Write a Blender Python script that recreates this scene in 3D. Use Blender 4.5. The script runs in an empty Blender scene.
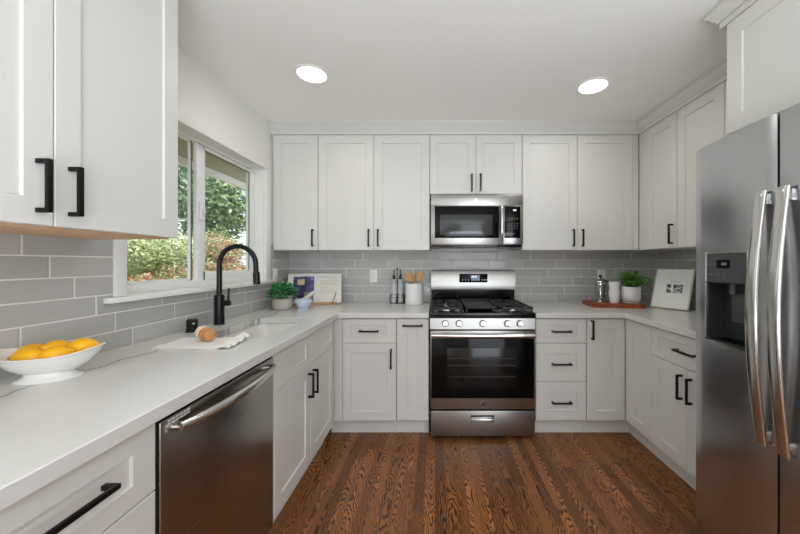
import bpy, bmesh, math, random
from mathutils import Vector, Matrix
random.seed(7)
PI = math.pi
R = math.radians
sc = bpy.context.scene
COL = sc.collection

# ------------------------------------------------------------------ camera, world, sun, area lights, exposure
F = 322.0                     # focal length in pixels of the 800 x 534 frame
CAMZ = 1.272
cd = bpy.data.cameras.new('camera')
cam = bpy.data.objects.new('camera', cd)
COL.objects.link(cam)
cam.location = (0, 0, CAMZ)
cam.rotation_euler = (R(90), 0, 0)
cd.sensor_width = 36.0
cd.lens = F / 800 * 36.0
cd.shift_x = (400 - 435) / 800
cd.shift_y = -(267 - 262.7) / 800
cd.clip_start = 0.02
cd.clip_end = 200
sc.camera = cam

w = bpy.data.worlds.new('world')
sc.world = w
w.use_nodes = True
wn = w.node_tree.nodes
bg = wn['Background']
sky = wn.new('ShaderNodeTexSky')
sky.sky_type = 'NISHITA'
sky.sun_disc = False
sky.sun_elevation = R(52)
sky.sun_rotation = R(100)
sky.air_density = 1.0
sky.dust_density = 3.0
mixw = wn.new('ShaderNodeMix'); mixw.data_type = 'RGBA'
mixw.inputs[0].default_value = 0.8
mixw.inputs[7].default_value = (0.9, 0.93, 1.0, 1)
scl = wn.new('ShaderNodeVectorMath'); scl.operation = 'SCALE'; scl.inputs[3].default_value = 0.25
w.node_tree.links.new(sky.outputs[0], scl.inputs[0])
w.node_tree.links.new(scl.outputs[0], mixw.inputs[6])
w.node_tree.links.new(mixw.outputs[2], bg.inputs[0])
bg.inputs[1].default_value = 1.6

def sun(name, strength, direction, angle=1.0, col=(1, .96, .9)):
    l = bpy.data.lights.new(name, 'SUN'); l.energy = strength; l.angle = R(angle); l.color = col
    o = bpy.data.objects.new(name, l); COL.objects.link(o)
    o.rotation_euler = Vector(direction).to_track_quat('-Z', 'Y').to_euler()
    return o
sun('sun', 5.0, (-0.75, 0.25, -0.9))

def area(name, loc, direction, sx, sy, power, col=(1, 1, 1)):
    l = bpy.data.lights.new(name, 'AREA'); l.shape = 'RECTANGLE'; l.size = sx; l.size_y = sy
    l.energy = power; l.color = col
    o = bpy.data.objects.new(name, l); COL.objects.link(o)
    o.location = loc
    o.rotation_euler = Vector(direction).to_track_quat('-Z', 'Y').to_euler()
    return o
area('added_rear_fill', (1.9, -4.0, 1.25), (0, 1, 0.03), 3.2, 2.2, 50, (.84, .915, 1))  # added panel at the rear opening, stands in for daylight
area('added_overhead_fill', (0.9, -1.6, 2.40), (0, 0, -1), 2.4, 2.0, 9, (.84, .92, 1))  # unseen soft fill added behind the camera, shining down
area('added_uplight', (0.7, -1.35, 0.75), (0, 0, 1), 2.6, 2.0, 128, (.825, .91, 1))  # added lamp aimed up to brighten the ceiling, stands in for bounce

sc.view_settings.view_transform = 'Standard'
sc.view_settings.look = 'None'
sc.view_settings.gamma = 1.0
sc.view_settings.use_curve_mapping = False
sc.view_settings.exposure = 0.22
sc.cycles.max_bounces = 10
sc.cycles.diffuse_bounces = 6
sc.cycles.glossy_bounces = 5
sc.cycles.transparent_max_bounces = 10
sc.cycles.sample_clamp_indirect = 6
sc.cycles.caustics_reflective = False
sc.cycles.use_denoising = True

# ------------------------------------------------------------------ node helpers
class NT:
    def __init__(s, m):
        s.t = m.node_tree; s.n = s.t.nodes; s.l = s.t.links
    def node(s, kind, **kw):
        n = s.n.new(kind)
        for k, v in kw.items(): setattr(n, k, v)
        return n
    def put(s, sock, v):
        if isinstance(v, bpy.types.NodeSocket): s.l.new(v, sock)
        elif v is not None: sock.default_value = v
    def math(s, op, a, b=None, c=None, clamp=False):
        n = s.node('ShaderNodeMath', operation=op, use_clamp=clamp)
        s.put(n.inputs[0], a); s.put(n.inputs[1], b); s.put(n.inputs[2], c)
        return n.outputs[0]
    def mix(s, f, a, b, blend='MIX'):
        n = s.node('ShaderNodeMix', data_type='RGBA', blend_type=blend)
        s.put(n.inputs[0], f)
        s.put(n.inputs[6], a if isinstance(a, bpy.types.NodeSocket) else (*a, 1))
        s.put(n.inputs[7], b if isinstance(b, bpy.types.NodeSocket) else (*b, 1))
        return n.outputs[2]
    def coords(s, kind='Object'):
        return s.node('ShaderNodeTexCoord').outputs[kind]
    def sep(s, v):
        n = s.node('ShaderNodeSeparateXYZ'); s.put(n.inputs[0], v); return n.outputs
    def comb(s, x, y, z):
        n = s.node('ShaderNodeCombineXYZ')
        for i, v in enumerate((x, y, z)): s.put(n.inputs[i], v)
        return n.outputs[0]
    def mapping(s, v, scale=(1, 1, 1), loc=(0, 0, 0), rot=(0, 0, 0)):
        n = s.node('ShaderNodeMapping'); s.put(n.inputs[0], v)
        n.inputs[1].default_value = loc; n.inputs[2].default_value = rot; n.inputs[3].default_value = scale
        return n.outputs[0]
    def noise(s, v, scale, detail=2, rough=.5, dist=0, dim='3D'):
        n = s.node('ShaderNodeTexNoise', noise_dimensions=dim)
        if dim == '1D': s.put(n.inputs['W'], v)
        else: s.put(n.inputs['Vector'], v)
        n.inputs['Scale'].default_value = scale; n.inputs['Detail'].default_value = detail
        n.inputs['Roughness'].default_value = rough; n.inputs['Distortion'].default_value = dist
        return n.outputs[0]
    def ramp(s, f, stops):
        n = s.node('ShaderNodeValToRGB'); s.put(n.inputs[0], f)
        e = n.color_ramp.elements
        while len(e) < len(stops): e.new(.5)
        for el, (p, c) in zip(e, stops):
            el.position = p; el.color = (*c, 1) if len(c) == 3 else c
        return n.outputs[0]
    def bump(s, h, strength, dist=.01):
        n = s.node('ShaderNodeBump'); s.put(n.inputs['Height'], h)
        n.inputs['Strength'].default_value = strength; n.inputs['Distance'].default_value = dist
        return n.outputs[0]
    def smooth(s, v, a, b):
        n = s.node('ShaderNodeMapRange', interpolation_type='SMOOTHSTEP')
        s.put(n.inputs[0], v); n.inputs[1].default_value = a; n.inputs[2].default_value = b
        n.inputs[3].default_value = 0; n.inputs[4].default_value = 1
        return n.outputs[0]

def srgb(r, g, b):
    f = lambda c: (c / 255 / 12.92) if c / 255 <= .04045 else ((c / 255 + .055) / 1.055) ** 2.4
    return (f(r), f(g), f(b))

def mat(name, col=(.8, .8, .8), rough=.5, metal=0, vary=0.03, vscale=6, trans=0, coat=0, emit=None, es=0, alpha=1, spec=.5, ior=1.45):
    m = bpy.data.materials.new(name); m.use_nodes = True
    p = m.node_tree.nodes['Principled BSDF']
    p.inputs['Base Color'].default_value = (*col, 1)
    p.inputs['Roughness'].default_value = rough
    p.inputs['Metallic'].default_value = metal
    p.inputs['Transmission Weight'].default_value = trans
    p.inputs['Coat Weight'].default_value = coat
    p.inputs['Specular IOR Level'].default_value = spec
    p.inputs['IOR'].default_value = ior
    if emit: p.inputs['Emission Color'].default_value = (*emit, 1); p.inputs['Emission Strength'].default_value = es
    t = NT(m)
    if vary:
        nz = t.noise(t.coords(), vscale, 3)
        c = t.mix(nz, tuple(max(0, x * (1 - vary)) for x in col), tuple(min(1, x * (1 + vary)) for x in col))
        t.l.new(c, p.inputs['Base Color'])
    return m

def P(m): return m.node_tree.nodes['Principled BSDF']

M = {}
M['cabinet'] = mat('cabinet_paint', srgb(216, 215, 210), .33, vary=.012, vscale=3)
M['wall'] = mat('wall_paint', srgb(235, 234, 229), .75, vary=.015, vscale=2)
M['ceiling'] = mat('ceiling_paint', srgb(243, 242, 238), .85, vary=.012, vscale=2)
t = NT(M['ceiling']); t.l.new(t.bump(t.noise(t.coords(), 90, 3), .12, .004), P(M['ceiling']).inputs['Normal'])
M['trim'] = mat('trim_paint', srgb(236, 235, 231), .35, vary=.01)
M['vinyl'] = mat('window_vinyl', srgb(238, 238, 236), .3, vary=.01)
M['gasket'] = mat('gasket_grey', srgb(96, 96, 94), .6)
M['black'] = mat('matte_black_metal', srgb(26, 26, 26), .38, .6, vary=.08, vscale=30)
M['faucet'] = mat('matte_black_faucet', srgb(34, 34, 33), .32, .5, vary=.08, vscale=30)
M['blackgloss'] = mat('black_glass', srgb(9, 9, 10), .06, vary=.05, spec=.22)
M['blackenamel'] = mat('black_enamel', srgb(14, 14, 15), .16, vary=.1)
M['castiron'] = mat('cast_iron', srgb(24, 24, 25), .45, vary=.15, vscale=60)
M['darkplastic'] = mat('dark_plastic', srgb(48, 49, 51), .4)
M['darkgrey'] = mat('dark_grey_plastic', srgb(74, 75, 77), .35)
M['microglass'] = mat('microwave_window', srgb(58, 60, 60), .12)
M['rawwood'] = mat('birch_plywood', srgb(205, 168, 130), .6, vary=.1, vscale=20)
M['white_ceramic'] = mat('white_ceramic', srgb(236, 235, 232), .18, vary=.01, coat=.4)
M['matte_ceramic'] = mat('matte_white_ceramic', srgb(226, 225, 222), .5, vary=.03)
M['stone_pot'] = mat('speckled_stone_pot', srgb(196, 188, 178), .75, vary=.16, vscale=110)
M['bluebowl'] = mat('pale_blue_ceramic', srgb(200, 213, 232), .3, vary=.03)
M['marble'] = mat('marble_pestle', srgb(214, 210, 205), .35, vary=.1, vscale=18)
M['soil'] = mat('soil', srgb(60, 44, 32), .9, vary=.3, vscale=80)
M['board'] = mat('acacia_board', srgb(156, 74, 38), .4)
M['spoonwood'] = mat('spoon_wood', srgb(196, 150, 104), .55, vary=.12, vscale=30)
M['sink'] = mat('white_composite', srgb(226, 224, 219), .4, vary=.015)
M['plastic_white'] = mat('white_plastic', srgb(238, 237, 233), .35, vary=.01)
M['linen'] = mat('white_linen', srgb(232, 230, 224), .85, vary=.03, vscale=60)
M['bristle'] = mat('coir_bristle', srgb(232, 214, 184), .85, vary=.15, vscale=120)
M['knobwood'] = mat('brush_wood', srgb(196, 140, 88), .45, vary=.12, vscale=40)
M['lemon'] = mat('lemon_peel', srgb(253, 184, 22), .38, vary=.12, vscale=9)
t = NT(M['lemon']); t.l.new(t.bump(t.noise(t.coords(), 160, 2), .25, .002), P(M['lemon']).inputs['Normal'])
M['glass'] = mat('clear_glass', (1, 1, 1), .0, trans=1, vary=0, ior=1.45)
M['bottle_clear'] = mat('clear_oil_bottle', (.96, .97, .97), .12, trans=.62, vary=0, ior=1.3)
M['thin_glass'] = mat('bottle_glass', (.93, .96, .95), .02, trans=1, vary=0, ior=1.2)
M['chrome'] = mat('chrome', srgb(225, 225, 225), .1, 1, vary=0)
M['paper'] = mat('page_paper', srgb(228, 224, 215), .7, vary=.02)
M['mat_board'] = mat('mat_board', srgb(244, 243, 238), .6, vary=.01)
M['frame_white'] = mat('pale_frame', srgb(206, 200, 188), .45, vary=.04)
M['lampglow'] = mat('lamp_diffuser', (1, 1, 1), .5, vary=0, emit=(1, .98, .95), es=9)
M['display'] = mat('display_glow', srgb(30, 50, 80), .3, vary=0, emit=(.35, .5, .7), es=.28)
M['print'] = mat('white_print', srgb(215, 215, 212), .5, vary=0)
M['led'] = mat('led_digits', (1, 1, 1), .5, vary=0, emit=(.85, .95, 1), es=.6)
M['greyprint'] = mat('grey_text', srgb(120, 120, 122), .7, vary=.1, vscale=100)
M['soffit'] = mat('soffit_paint', srgb(168, 160, 142), .7)
M['bark'] = mat('bark', srgb(92, 74, 58), .9, vary=.3, vscale=12)
M['ground'] = mat('garden_ground', srgb(120, 118, 74), .95, vary=.4, vscale=3)

# window pane glass: thin, lets light straight through with a weak reflection
m = bpy.data.materials.new('window_glass'); m.use_nodes = True; t = NT(m)
t.n.remove(t.n['Principled BSDF'])
tr = t.node('ShaderNodeBsdfTransparent'); tr.inputs[0].default_value = (.95, .97, .96, 1)
gl = t.node('ShaderNodeBsdfGlossy'); gl.inputs['Roughness'].default_value = .01
fr = t.node('ShaderNodeLayerWeight'); fr.inputs[0].default_value = .5
frf = t.math('ADD', t.math('MULTIPLY', t.math('POWER', fr.outputs['Facing'], 4.0), .35), .02)
mx = t.node('ShaderNodeMixShader')
t.l.new(frf, mx.inputs[0]); t.l.new(tr.outputs[0], mx.inputs[1]); t.l.new(gl.outputs[0], mx.inputs[2])
t.l.new(mx.outputs[0], t.n['Material Output'].inputs[0])
M['pane'] = m

def metal(name, col, rough, axis, wave=.15):
    m = mat(name, col, rough, 1, vary=0)
    t = NT(m); c = t.coords()
    s = [4, 4, 4]; s[axis] = 4
    for i in range(3):
        if i != axis: s[i] = 700
    n = t.noise(t.mapping(c, tuple(s)), 1, 2)
    r = t.node('ShaderNodeMapRange'); t.put(r.inputs[0], n)
    r.inputs[3].default_value = rough - .05; r.inputs[4].default_value = rough + .07
    t.l.new(r.outputs[0], P(m).inputs['Roughness'])
    c2 = t.mix(n, tuple(x * .93 for x in col), tuple(min(1, x * 1.05) for x in col))
    t.l.new(c2, P(m).inputs['Base Color'])
    h = t.noise(c, 2.2, 1)
    t.l.new(t.bump(h, wave, .03), P(m).inputs['Normal'])
    return m
M['steel'] = metal('brushed_steel_range', srgb(166, 164, 160), .30, 0, .25)
M['steel_fridge'] = metal('brushed_steel_fridge', srgb(192, 193, 195), .24, 1, .45)
M['steel_dw'] = metal('brushed_steel_dishwasher', srgb(158, 152, 147), .24, 0, .2)
M['steel_bar'] = metal('polished_steel_bar', srgb(205, 203, 200), .17, 2, .05)

# quartz with thin grey veins
m = mat('quartz', srgb(228, 226, 221), .22, vary=0); t = NT(m)
c = t.coords(); X, Y, Z = t.sep(c)
base = t.mix(t.noise(c, 2.5, 4), srgb(209, 208, 203), srgb(217, 216, 212))
wob = t.noise(Y, 1.6, 5, .55, dim='1D')
main = t.math('ABSOLUTE', t.math('ADD', t.math('ADD', X, 1.155), t.math('MULTIPLY', t.math('SUBTRACT', wob, .5), .24)))
vmask = t.smooth(t.noise(c, 3.1, 2), .25, .42)
v1 = t.math('MULTIPLY', t.math('SUBTRACT', 1, t.smooth(main, .0015, .009)), vmask)
v1b = t.math('MULTIPLY', t.math('SUBTRACT', 1, t.smooth(main, .0, .05)), .10)
rotc = t.mapping(c, (1, 1, 1), (0.3, .1, 0), (0, 0, R(35)))
n2 = t.noise(rotc, 1.5, 6, .6, .6)
e2 = t.math('ABSOLUTE', t.math('SUBTRACT', n2, .5))
v2 = t.math('MULTIPLY', t.math('SUBTRACT', 1, t.smooth(e2, .0008, .012)), t.smooth(t.noise(c, 2.0, 2), .52, .68))
col = t.mix(t.math('MULTIPLY', v2, .35), base, srgb(150, 146, 140))
col = t.mix(v1b, col, srgb(150, 146, 140))
col = t.mix(t.math('MULTIPLY', v1, .7), col, srgb(132, 128, 124))
t.l.new(col, P(m).inputs['Base Color'])
M['quartz'] = m

# glazed grey running tile, quarter-offset courses
def tile_mat(name, uaxis, u0, step, tilt=1):
    m = mat(name, srgb(160, 158, 154), .1, vary=0); t = NT(m)
    c = t.coords(); S = t.sep(c)
    u = S[uaxis]; v = S[2]
    L, H, g = .3085, .0775, .0036
    vr = t.math('DIVIDE', t.math('SUBTRACT', v, .908), H)
    row = t.math('FLOOR', vr)
    uu = t.math('DIVIDE', t.math('SUBTRACT', t.math('SUBTRACT', u, u0), t.math('MULTIPLY', row, step)), L)
    fu = t.math('ABSOLUTE', t.math('SUBTRACT', t.math('FRACT', t.math('ADD', uu, 50)), .5))
    fv = t.math('ABSOLUTE', t.math('SUBTRACT', t.math('FRACT', vr), .5))
    du = t.math('MULTIPLY', t.math('SUBTRACT', .5, fu), L)
    dv = t.math('MULTIPLY', t.math('SUBTRACT', .5, fv), H)
    d = t.math('MINIMUM', du, dv)
    face = t.smooth(d, g * .55, g * .85)
    cell = t.comb(t.math('FLOOR', t.math('ADD', uu, 50)), row, 0)
    wn_ = t.node('ShaderNodeTexWhiteNoise'); t.put(wn_.inputs[0], cell)
    tone = t.mix(wn_.outputs[0], srgb(172, 171, 168), srgb(186, 185, 181))
    sm = [3, 3, 3]; sm[2] = 40; 
    streak = t.noise(t.mapping(c, tuple(sm)), 1, 4, .6)
    tone = t.mix(t.math('MULTIPLY', streak, .35), tone, srgb(206, 205, 201))
    t.l.new(t.mix(face, srgb(226, 225, 220), tone), P(m).inputs['Base Color'])
    rr = t.node('ShaderNodeMapRange'); t.put(rr.inputs[0], face)
    rr.inputs[3].default_value = .7; rr.inputs[4].default_value = .10
    t.l.new(rr.outputs[0], P(m).inputs['Roughness'])
    edge = t.smooth(d, g * .5, g * 2.2)
    h = t.math('ADD', edge, t.math('MULTIPLY', t.noise(c, 14, 2), .9))
    # each tile sits a hair out of plane
    h = t.math('ADD', h, t.math('MULTIPLY', t.math('MULTIPLY', t.math('SUBTRACT', wn_.outputs[0], .5), t.math('SUBTRACT', t.math('FRACT', vr), .5)), 1.2))
    t.l.new(t.bump(h, .35, .004), P(m).inputs['Normal'])
    return m
M['tile_side'] = tile_mat('grey_glazed_tile_side', 1, 1.426, -.0765)
M['tile_back'] = tile_mat('grey_glazed_tile_back', 0, -.7374, .0771)

# stained red-oak strip floor running away from the camera
m = mat('oak_floor', (.2, .1, .05), .3, vary=0); t = NT(m)
c = t.coords(); X, Y, Z = t.sep(c)
W_, LEN = .0572, 1.1
xr = t.math('DIVIDE', X, W_); strip = t.math('FLOOR', xr)
wn1 = t.node('ShaderNodeTexWhiteNoise', noise_dimensions='1D'); t.put(wn1.inputs['W'], strip)
yr = t.math('DIVIDE', t.math('ADD', Y, t.math('MULTIPLY', wn1.outputs[0], 7.3)), LEN)
brd = t.math('FLOOR', yr)
wn2 = t.node('ShaderNodeTexWhiteNoise', noise_dimensions='2D'); t.put(wn2.inputs[0], t.comb(strip, brd, 0))
rnd = wn2.outputs[0]
seed = t.math('MULTIPLY', rnd, 40)
rsep = t.node('ShaderNodeSeparateColor'); t.l.new(wn2.outputs[1], rsep.inputs[0]); rsep = rsep.outputs
xl = t.math('MULTIPLY', t.math('SUBTRACT', t.math('FRACT', xr), .5), W_)
xc_ = t.math('ADD', xl, t.math('MULTIPLY', t.math('SUBTRACT', rsep[1], .5), .085))
wav = t.noise(t.comb(t.math('MULTIPLY', X, 12), t.math('MULTIPLY', Y, 3.0), seed), 1.0, 3, .55, .2)
# cathedral figure: nested arches along each board
Ys = t.math('MULTIPLY', Y, t.math('SIGN', t.math('SUBTRACT', rsep[2], .4)))
arch = t.math('ADD', t.math('MULTIPLY', t.math('POWER', t.math('ABSOLUTE', t.math('MULTIPLY', xc_, 36)), 1.6), .55), t.math('MULTIPLY', Ys, t.math('ADD', 1.2, t.math('MULTIPLY', rnd, 3.8))))
arch = t.math('ADD', arch, t.math('MULTIPLY', wav, 3.0))
rings = t.math('SINE', t.math('MULTIPLY', arch, 21))
rings = t.smooth(rings, -.9, .25)
p2 = t.comb(t.math('MULTIPLY', X, 420), t.math('MULTIPLY', Y, 14), seed)
fine = t.noise(p2, 1.0, 3, .6)
p3 = t.comb(t.math('MULTIPLY', X, 60), t.math('MULTIPLY', Y, 3), seed)
mid = t.noise(p3, 1.0, 3, .6)
light = t.mix(rnd, srgb(126, 80, 44), srgb(182, 120, 68))
dark = t.mix(rnd, srgb(54, 28, 12), srgb(74, 40, 18))
figure = t.smooth(t.noise(t.comb(t.math('MULTIPLY', strip, 3.7), t.math('MULTIPLY', Y, 1.1), seed), 1.0, 1), .36, .56)
col = t.mix(t.math('ADD', .55, t.math('MULTIPLY', t.math('MULTIPLY', t.math('SUBTRACT', rings, .62), t.math('ADD', .35, t.math('MULTIPLY', figure, .65))), 1.25)), dark, light)
col = t.mix(t.math('MULTIPLY', t.smooth(fine, .52, .72), .5), col, srgb(62, 36, 20))
col = t.mix(t.math('MULTIPLY', t.smooth(mid, .45, .75), .3), col, srgb(92, 58, 32))
fx = t.math('ABSOLUTE', t.math('SUBTRACT', t.math('FRACT', xr), .5))
fy = t.math('ABSOLUTE', t.math('SUBTRACT', t.math('FRACT', yr), .5))
gap = t.math('MAXIMUM', t.smooth(fx, .482, .497), t.smooth(fy, .4985, .4995))
col = t.mix(t.math('MULTIPLY', gap, .5), col, srgb(44, 26, 15))
t.l.new(col, P(m).inputs['Base Color'])
t.l.new(t.bump(t.math('SUBTRACT', t.math('MULTIPLY', rings, .3), gap), .12, .002), P(m).inputs['Normal'])
P(m).inputs['Roughness'].default_value = .34
M['floor'] = m

# wood grain for the serving board
m = M['board']; t = NT(m); c = t.coords()
n = t.noise(t.mapping(c, (4, 40, 40)), 1, 4, .6, .6)
t.l.new(t.ramp(n, [(.3, srgb(104, 44, 22)), (.5, srgb(150, 70, 38)), (.7, srgb(196, 112, 66))]), P(m).inputs['Base Color'])

# garden foliage: colour varies from leaf to leaf
def leaf_mat(name, stops, trans=.25):
    m = mat(name, (.2, .4, .1), .6, vary=0); t = NT(m)
    g = t.node('ShaderNodeNewGeometry')
    colr = t.ramp(g.outputs['Random Per Island'], stops)
    t.l.new(colr, P(m).inputs['Base Color'])
    tl = t.node('ShaderNodeBsdfTranslucent'); t.l.new(colr, tl.inputs[0])
    mx = t.node('ShaderNodeMixShader'); mx.inputs[0].default_value = trans
    t.l.new(P(m).outputs[0], mx.inputs[1]); t.l.new(tl.outputs[0], mx.inputs[2])
    t.l.new(mx.outputs[0], t.n['Material Output'].inputs[0])
    return m
M['g_pink'] = leaf_mat('pink_tipped_leaf', [(0, srgb(92, 112, 66)), (.3, srgb(138, 156, 100)), (.55, srgb(196, 196, 160)), (.62, srgb(166, 92, 78)), (1, srgb(196, 132, 118))])
M['g_lime'] = leaf_mat('lime_leaf', [(0, srgb(104, 126, 78)), (.5, srgb(168, 182, 126)), (1, srgb(222, 222, 190))])
M['g_mid'] = leaf_mat('mid_green_leaf', [(0, srgb(84, 112, 74)), (.6, srgb(128, 156, 108)), (1, srgb(180, 200, 156))])
M['g_dark'] = leaf_mat('dark_green_leaf', [(0, srgb(66, 90, 68)), (.6, srgb(104, 130, 98)), (1, srgb(150, 172, 134))])

M['leaf'] = leaf_mat('boxwood_leaf', [(0, srgb(40, 110, 62)), (.5, srgb(66, 150, 88)), (.85, srgb(110, 184, 120)), (1, srgb(176, 220, 172))], .15)
M['fern'] = leaf_mat('fern_leaf', [(0, srgb(62, 116, 40)), (.5, srgb(98, 160, 58)), (1, srgb(158, 204, 104))], .25)

# ------------------------------------------------------------------ mesh helpers
class B:
    def __init__(s): s.bm = bmesh.new(); s.mats = []; s.mi = 0
    def use(s, m):
        if m not in s.mats: s.mats.append(m)
        s.mi = s.mats.index(m); return s
    def merge(s, tb, mtx=None):
        if mtx is not None: bmesh.ops.transform(tb, matrix=mtx, verts=tb.verts)
        vm = {}
        for v in tb.verts: vm[v] = s.bm.verts.new(v.co)
        for f in tb.faces:
            try:
                nf = s.bm.faces.new([vm[v] for v in f.verts]); nf.material_index = s.mi
            except ValueError: pass
        tb.free(); return s
    def box(s, x0, x1, y0, y1, z0, z1, bev=0, seg=2, mtx=None):
        tb = bmesh.new()
        bmesh.ops.create_cube(tb, size=1)
        for v in tb.verts:
            v.co = Vector((x0 + (v.co.x + .5) * (x1 - x0), y0 + (v.co.y + .5) * (y1 - y0), z0 + (v.co.z + .5) * (z1 - z0)))
        if bev: bmesh.ops.bevel(tb, geom=list(tb.edges), offset=bev, segments=seg, affect='EDGES', profile=.5)
        return s.merge(tb, mtx)
    def loft(s, rings, closed=True, cap0=True, cap1=True, mtx=None):
        tb = bmesh.new(); rv = [[tb.verts.new(p) for p in r] for r in rings]
        n = len(rings[0])
        for a, b in zip(rv[:-1], rv[1:]):
            for i in range(n if closed else n - 1):
                j = (i + 1) % n
                try: tb.faces.new([a[i], a[j], b[j], b[i]])
                except ValueError: pass
        if cap0 and closed: tb.faces.new(rv[0][::-1])
        if cap1 and closed: tb.faces.new(rv[-1])
        bmesh.ops.recalc_face_normals(tb, faces=tb.faces) if (cap0 and cap1 and closed) else None
        return s.merge(tb, mtx)
    def lathe(s, prof, c=(0, 0, 0), seg=32, sx=1, sy=1, mtx=None, cap0=True, cap1=True):
        rings = [[(c[0] + max(r, 1e-5) * sx * math.cos(2 * PI * i / seg), c[1] + max(r, 1e-5) * sy * math.sin(2 * PI * i / seg), c[2] + z) for i in range(seg)] for r, z in prof]
        return s.loft(rings, True, cap0, cap1, mtx)
    def tube(s, pts, r, seg=12, mtx=None, sx=1, sy=1):
        pts = [Vector(p) for p in pts]; n = len(pts)
        rs = r if isinstance(r, (list, tuple)) else [r] * n
        rings = []; up = None
        for i, p in enumerate(pts):
            d = (pts[min(i + 1, n - 1)] - pts[max(i - 1, 0)]).normalized()
            if up is None: up = Vector((0, 0, 1)) if abs(d.z) < .9 else Vector((0, 1, 0))
            a = d.cross(up).normalized(); b = a.cross(d).normalized(); up = b
            rings.append([p + a * rs[i] * sx * math.cos(2 * PI * k / seg) + b * rs[i] * sy * math.sin(2 * PI * k / seg) for k in range(seg)])
        return s.loft(rings, mtx=mtx)
    def prism(s, poly, z0, z1, mtx=None, bev=0):
        tb = bmesh.new()
        lo = [tb.verts.new((x, y, z0)) for x, y in poly]; hi = [tb.verts.new((x, y, z1)) for x, y in poly]
        n = len(poly)
        tb.faces.new(lo[::-1]); tb.faces.new(hi)
        for i in range(n): tb.faces.new([lo[i], lo[(i + 1) % n], hi[(i + 1) % n], hi[i]])
        bmesh.ops.recalc_face_normals(tb, faces=tb.faces)
        if bev: bmesh.ops.bevel(tb, geom=list(tb.edges), offset=bev, segments=2, affect='EDGES')
        return s.merge(tb, mtx)
    def quad(s, pts):
        vs = [s.bm.verts.new(p) for p in pts]
        f = s.bm.faces.new(vs); f.material_index = s.mi; return s
    def build(s, name, m=None, parent=None, smooth=True, label=None):
        me = bpy.data.meshes.new(name)
        if not s.mats: s.mats = [m]
        s.bm.to_mesh(me); s.bm.free()
        for k in s.mats: me.materials.append(k)
        if smooth:
            me.shade_smooth(); me.set_sharp_from_angle(angle=R(38))
        o = bpy.data.objects.new(name, me); COL.objects.link(o)
        if parent is not None: o.parent = parent
        if label: o['label'] = label
        return o

def thing(name, label, cat, loc=(0, 0, 0), rz=0, group=None):
    o = bpy.data.objects.new(name, None); COL.objects.link(o)
    o.empty_display_size = .05
    o.location = loc; o.rotation_euler = (0, 0, rz)
    o['label'] = label; o['category'] = cat
    if group: o['group'] = group
    return o
def tag(o, label, cat, group=None, kind=None):
    o['label'] = label; o['category'] = cat
    if group: o['group'] = group
    if kind: o['kind'] = kind
    return o
def struct(o, label=None):
    o['kind'] = 'structure'
    if label: o['label'] = label
    return o

# ------------------------------------------------------------------ room shell
XL, XR, YB, ZC = -1.347, 2.007, 2.97, 2.414
CT, CB = .910, .872          # countertop top and underside
b = B(); b.box(-1.6, 5.0, -4.3, 3.1, -.12, 0); struct(b.build('floor', M['floor'], smooth=False))
b = B(); b.box(-1.6, 5.1, -4.3, 3.12, ZC, ZC + .25); struct(b.build('ceiling', M['ceiling'], smooth=False))
b = B(); b.box(-1.6, 2.2, YB, YB + .13, 0, ZC); wb = struct(b.build('wall_back', M['wall'], smooth=False))
b = B(); b.box(XL, XR, YB - .007, YB, CT - .002, 1.42); b.build('backsplash', M['tile_back'], wb, smooth=False)
WY0, WY1, WZ0, WZ1 = 1.388, 2.54, 1.107, 2.012
b = B()
b.box(XL - .12, XL, -4.3, WY0, 0, ZC); b.box(XL - .12, XL, WY1, YB, 0, ZC)
b.box(XL - .12, XL, WY0, WY1, 0, WZ0); b.box(XL - .12, XL, WY0, WY1, WZ1, ZC)
wl = struct(b.build('wall_left', M['wall'], smooth=False))
b = B()
b.box(XL, XL + .007, .30, YB - .008, CT - .002, 1.106); b.box(XL, XL + .007, .30, 1.339, 1.106, 1.40)
b.box(XL, XL + .007, 2.612, YB - .008, 1.106, 1.42)
b.build('backsplash', M['tile_side'], wl, smooth=False)
b = B(); b.box(XR, XR + .13, .40, YB, 0, ZC); wr = struct(b.build('wall_right', M['wall'], smooth=False))
b = B(); b.box(XR - .007, XR, 1.46, YB - .008, CT - .002, 1.42); b.build('backsplash', M['tile_side'], wr, smooth=False)
b = B(); b.box(XR + .13, 5.0, .40, .53, 0, ZC); struct(b.build('wall_hall', M['wall'], smooth=False))
b = B(); b.box(5.0, 5.1, -4.3, .53, 0, ZC); struct(b.build('wall_far_right', M['wall'], smooth=False))
b = B()
b.box(XL, .2, -4.3, -4.18, 0, ZC); b.box(3.6, 5.0, -4.3, -4.18, 0, ZC); b.box(.2, 3.6, -4.3, -4.18, 2.2, ZC)
struct(b.build('wall_rear', M['wall'], smooth=False))

# window: liner, casing, stool, vinyl frame, fixed pane, sliding sash
win = bpy.data.objects.new('window_1', None); COL.objects.link(win); win.location = (XL, 1.96, WZ0); struct(win, 'white sliding window over the sink')
def wbuild(bb, name, m, **k):
    o = bb.build(name, m, win, **k); o.matrix_parent_inverse = Matrix.Translation(-Vector((XL, 1.96, WZ0))); return o
b = B()
X0, X1 = XL - .119, XL
b.box(X0, X1, WY0, WY0 + .012, 1.129, WZ1); b.box(X0, X1, WY1 - .012, WY1, 1.129, WZ1); b.box(X0, X1, WY0, WY1, WZ1 - .006, WZ1)
wbuild(b, 'jamb', M['trim'])
b = B()
cx0, cx1 = XL, XL + .018
b.box(cx0, cx1, 1.340, 1.392, 1.129, 2.08, .003); b.box(cx0, cx1, 2.536, 2.611, 1.129, 2.08, .003)
b.box(cx0, cx1 + .003, 1.334, 2.614, 2.008, 2.082, .003)
wbuild(b, 'casing', M['trim'])
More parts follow.
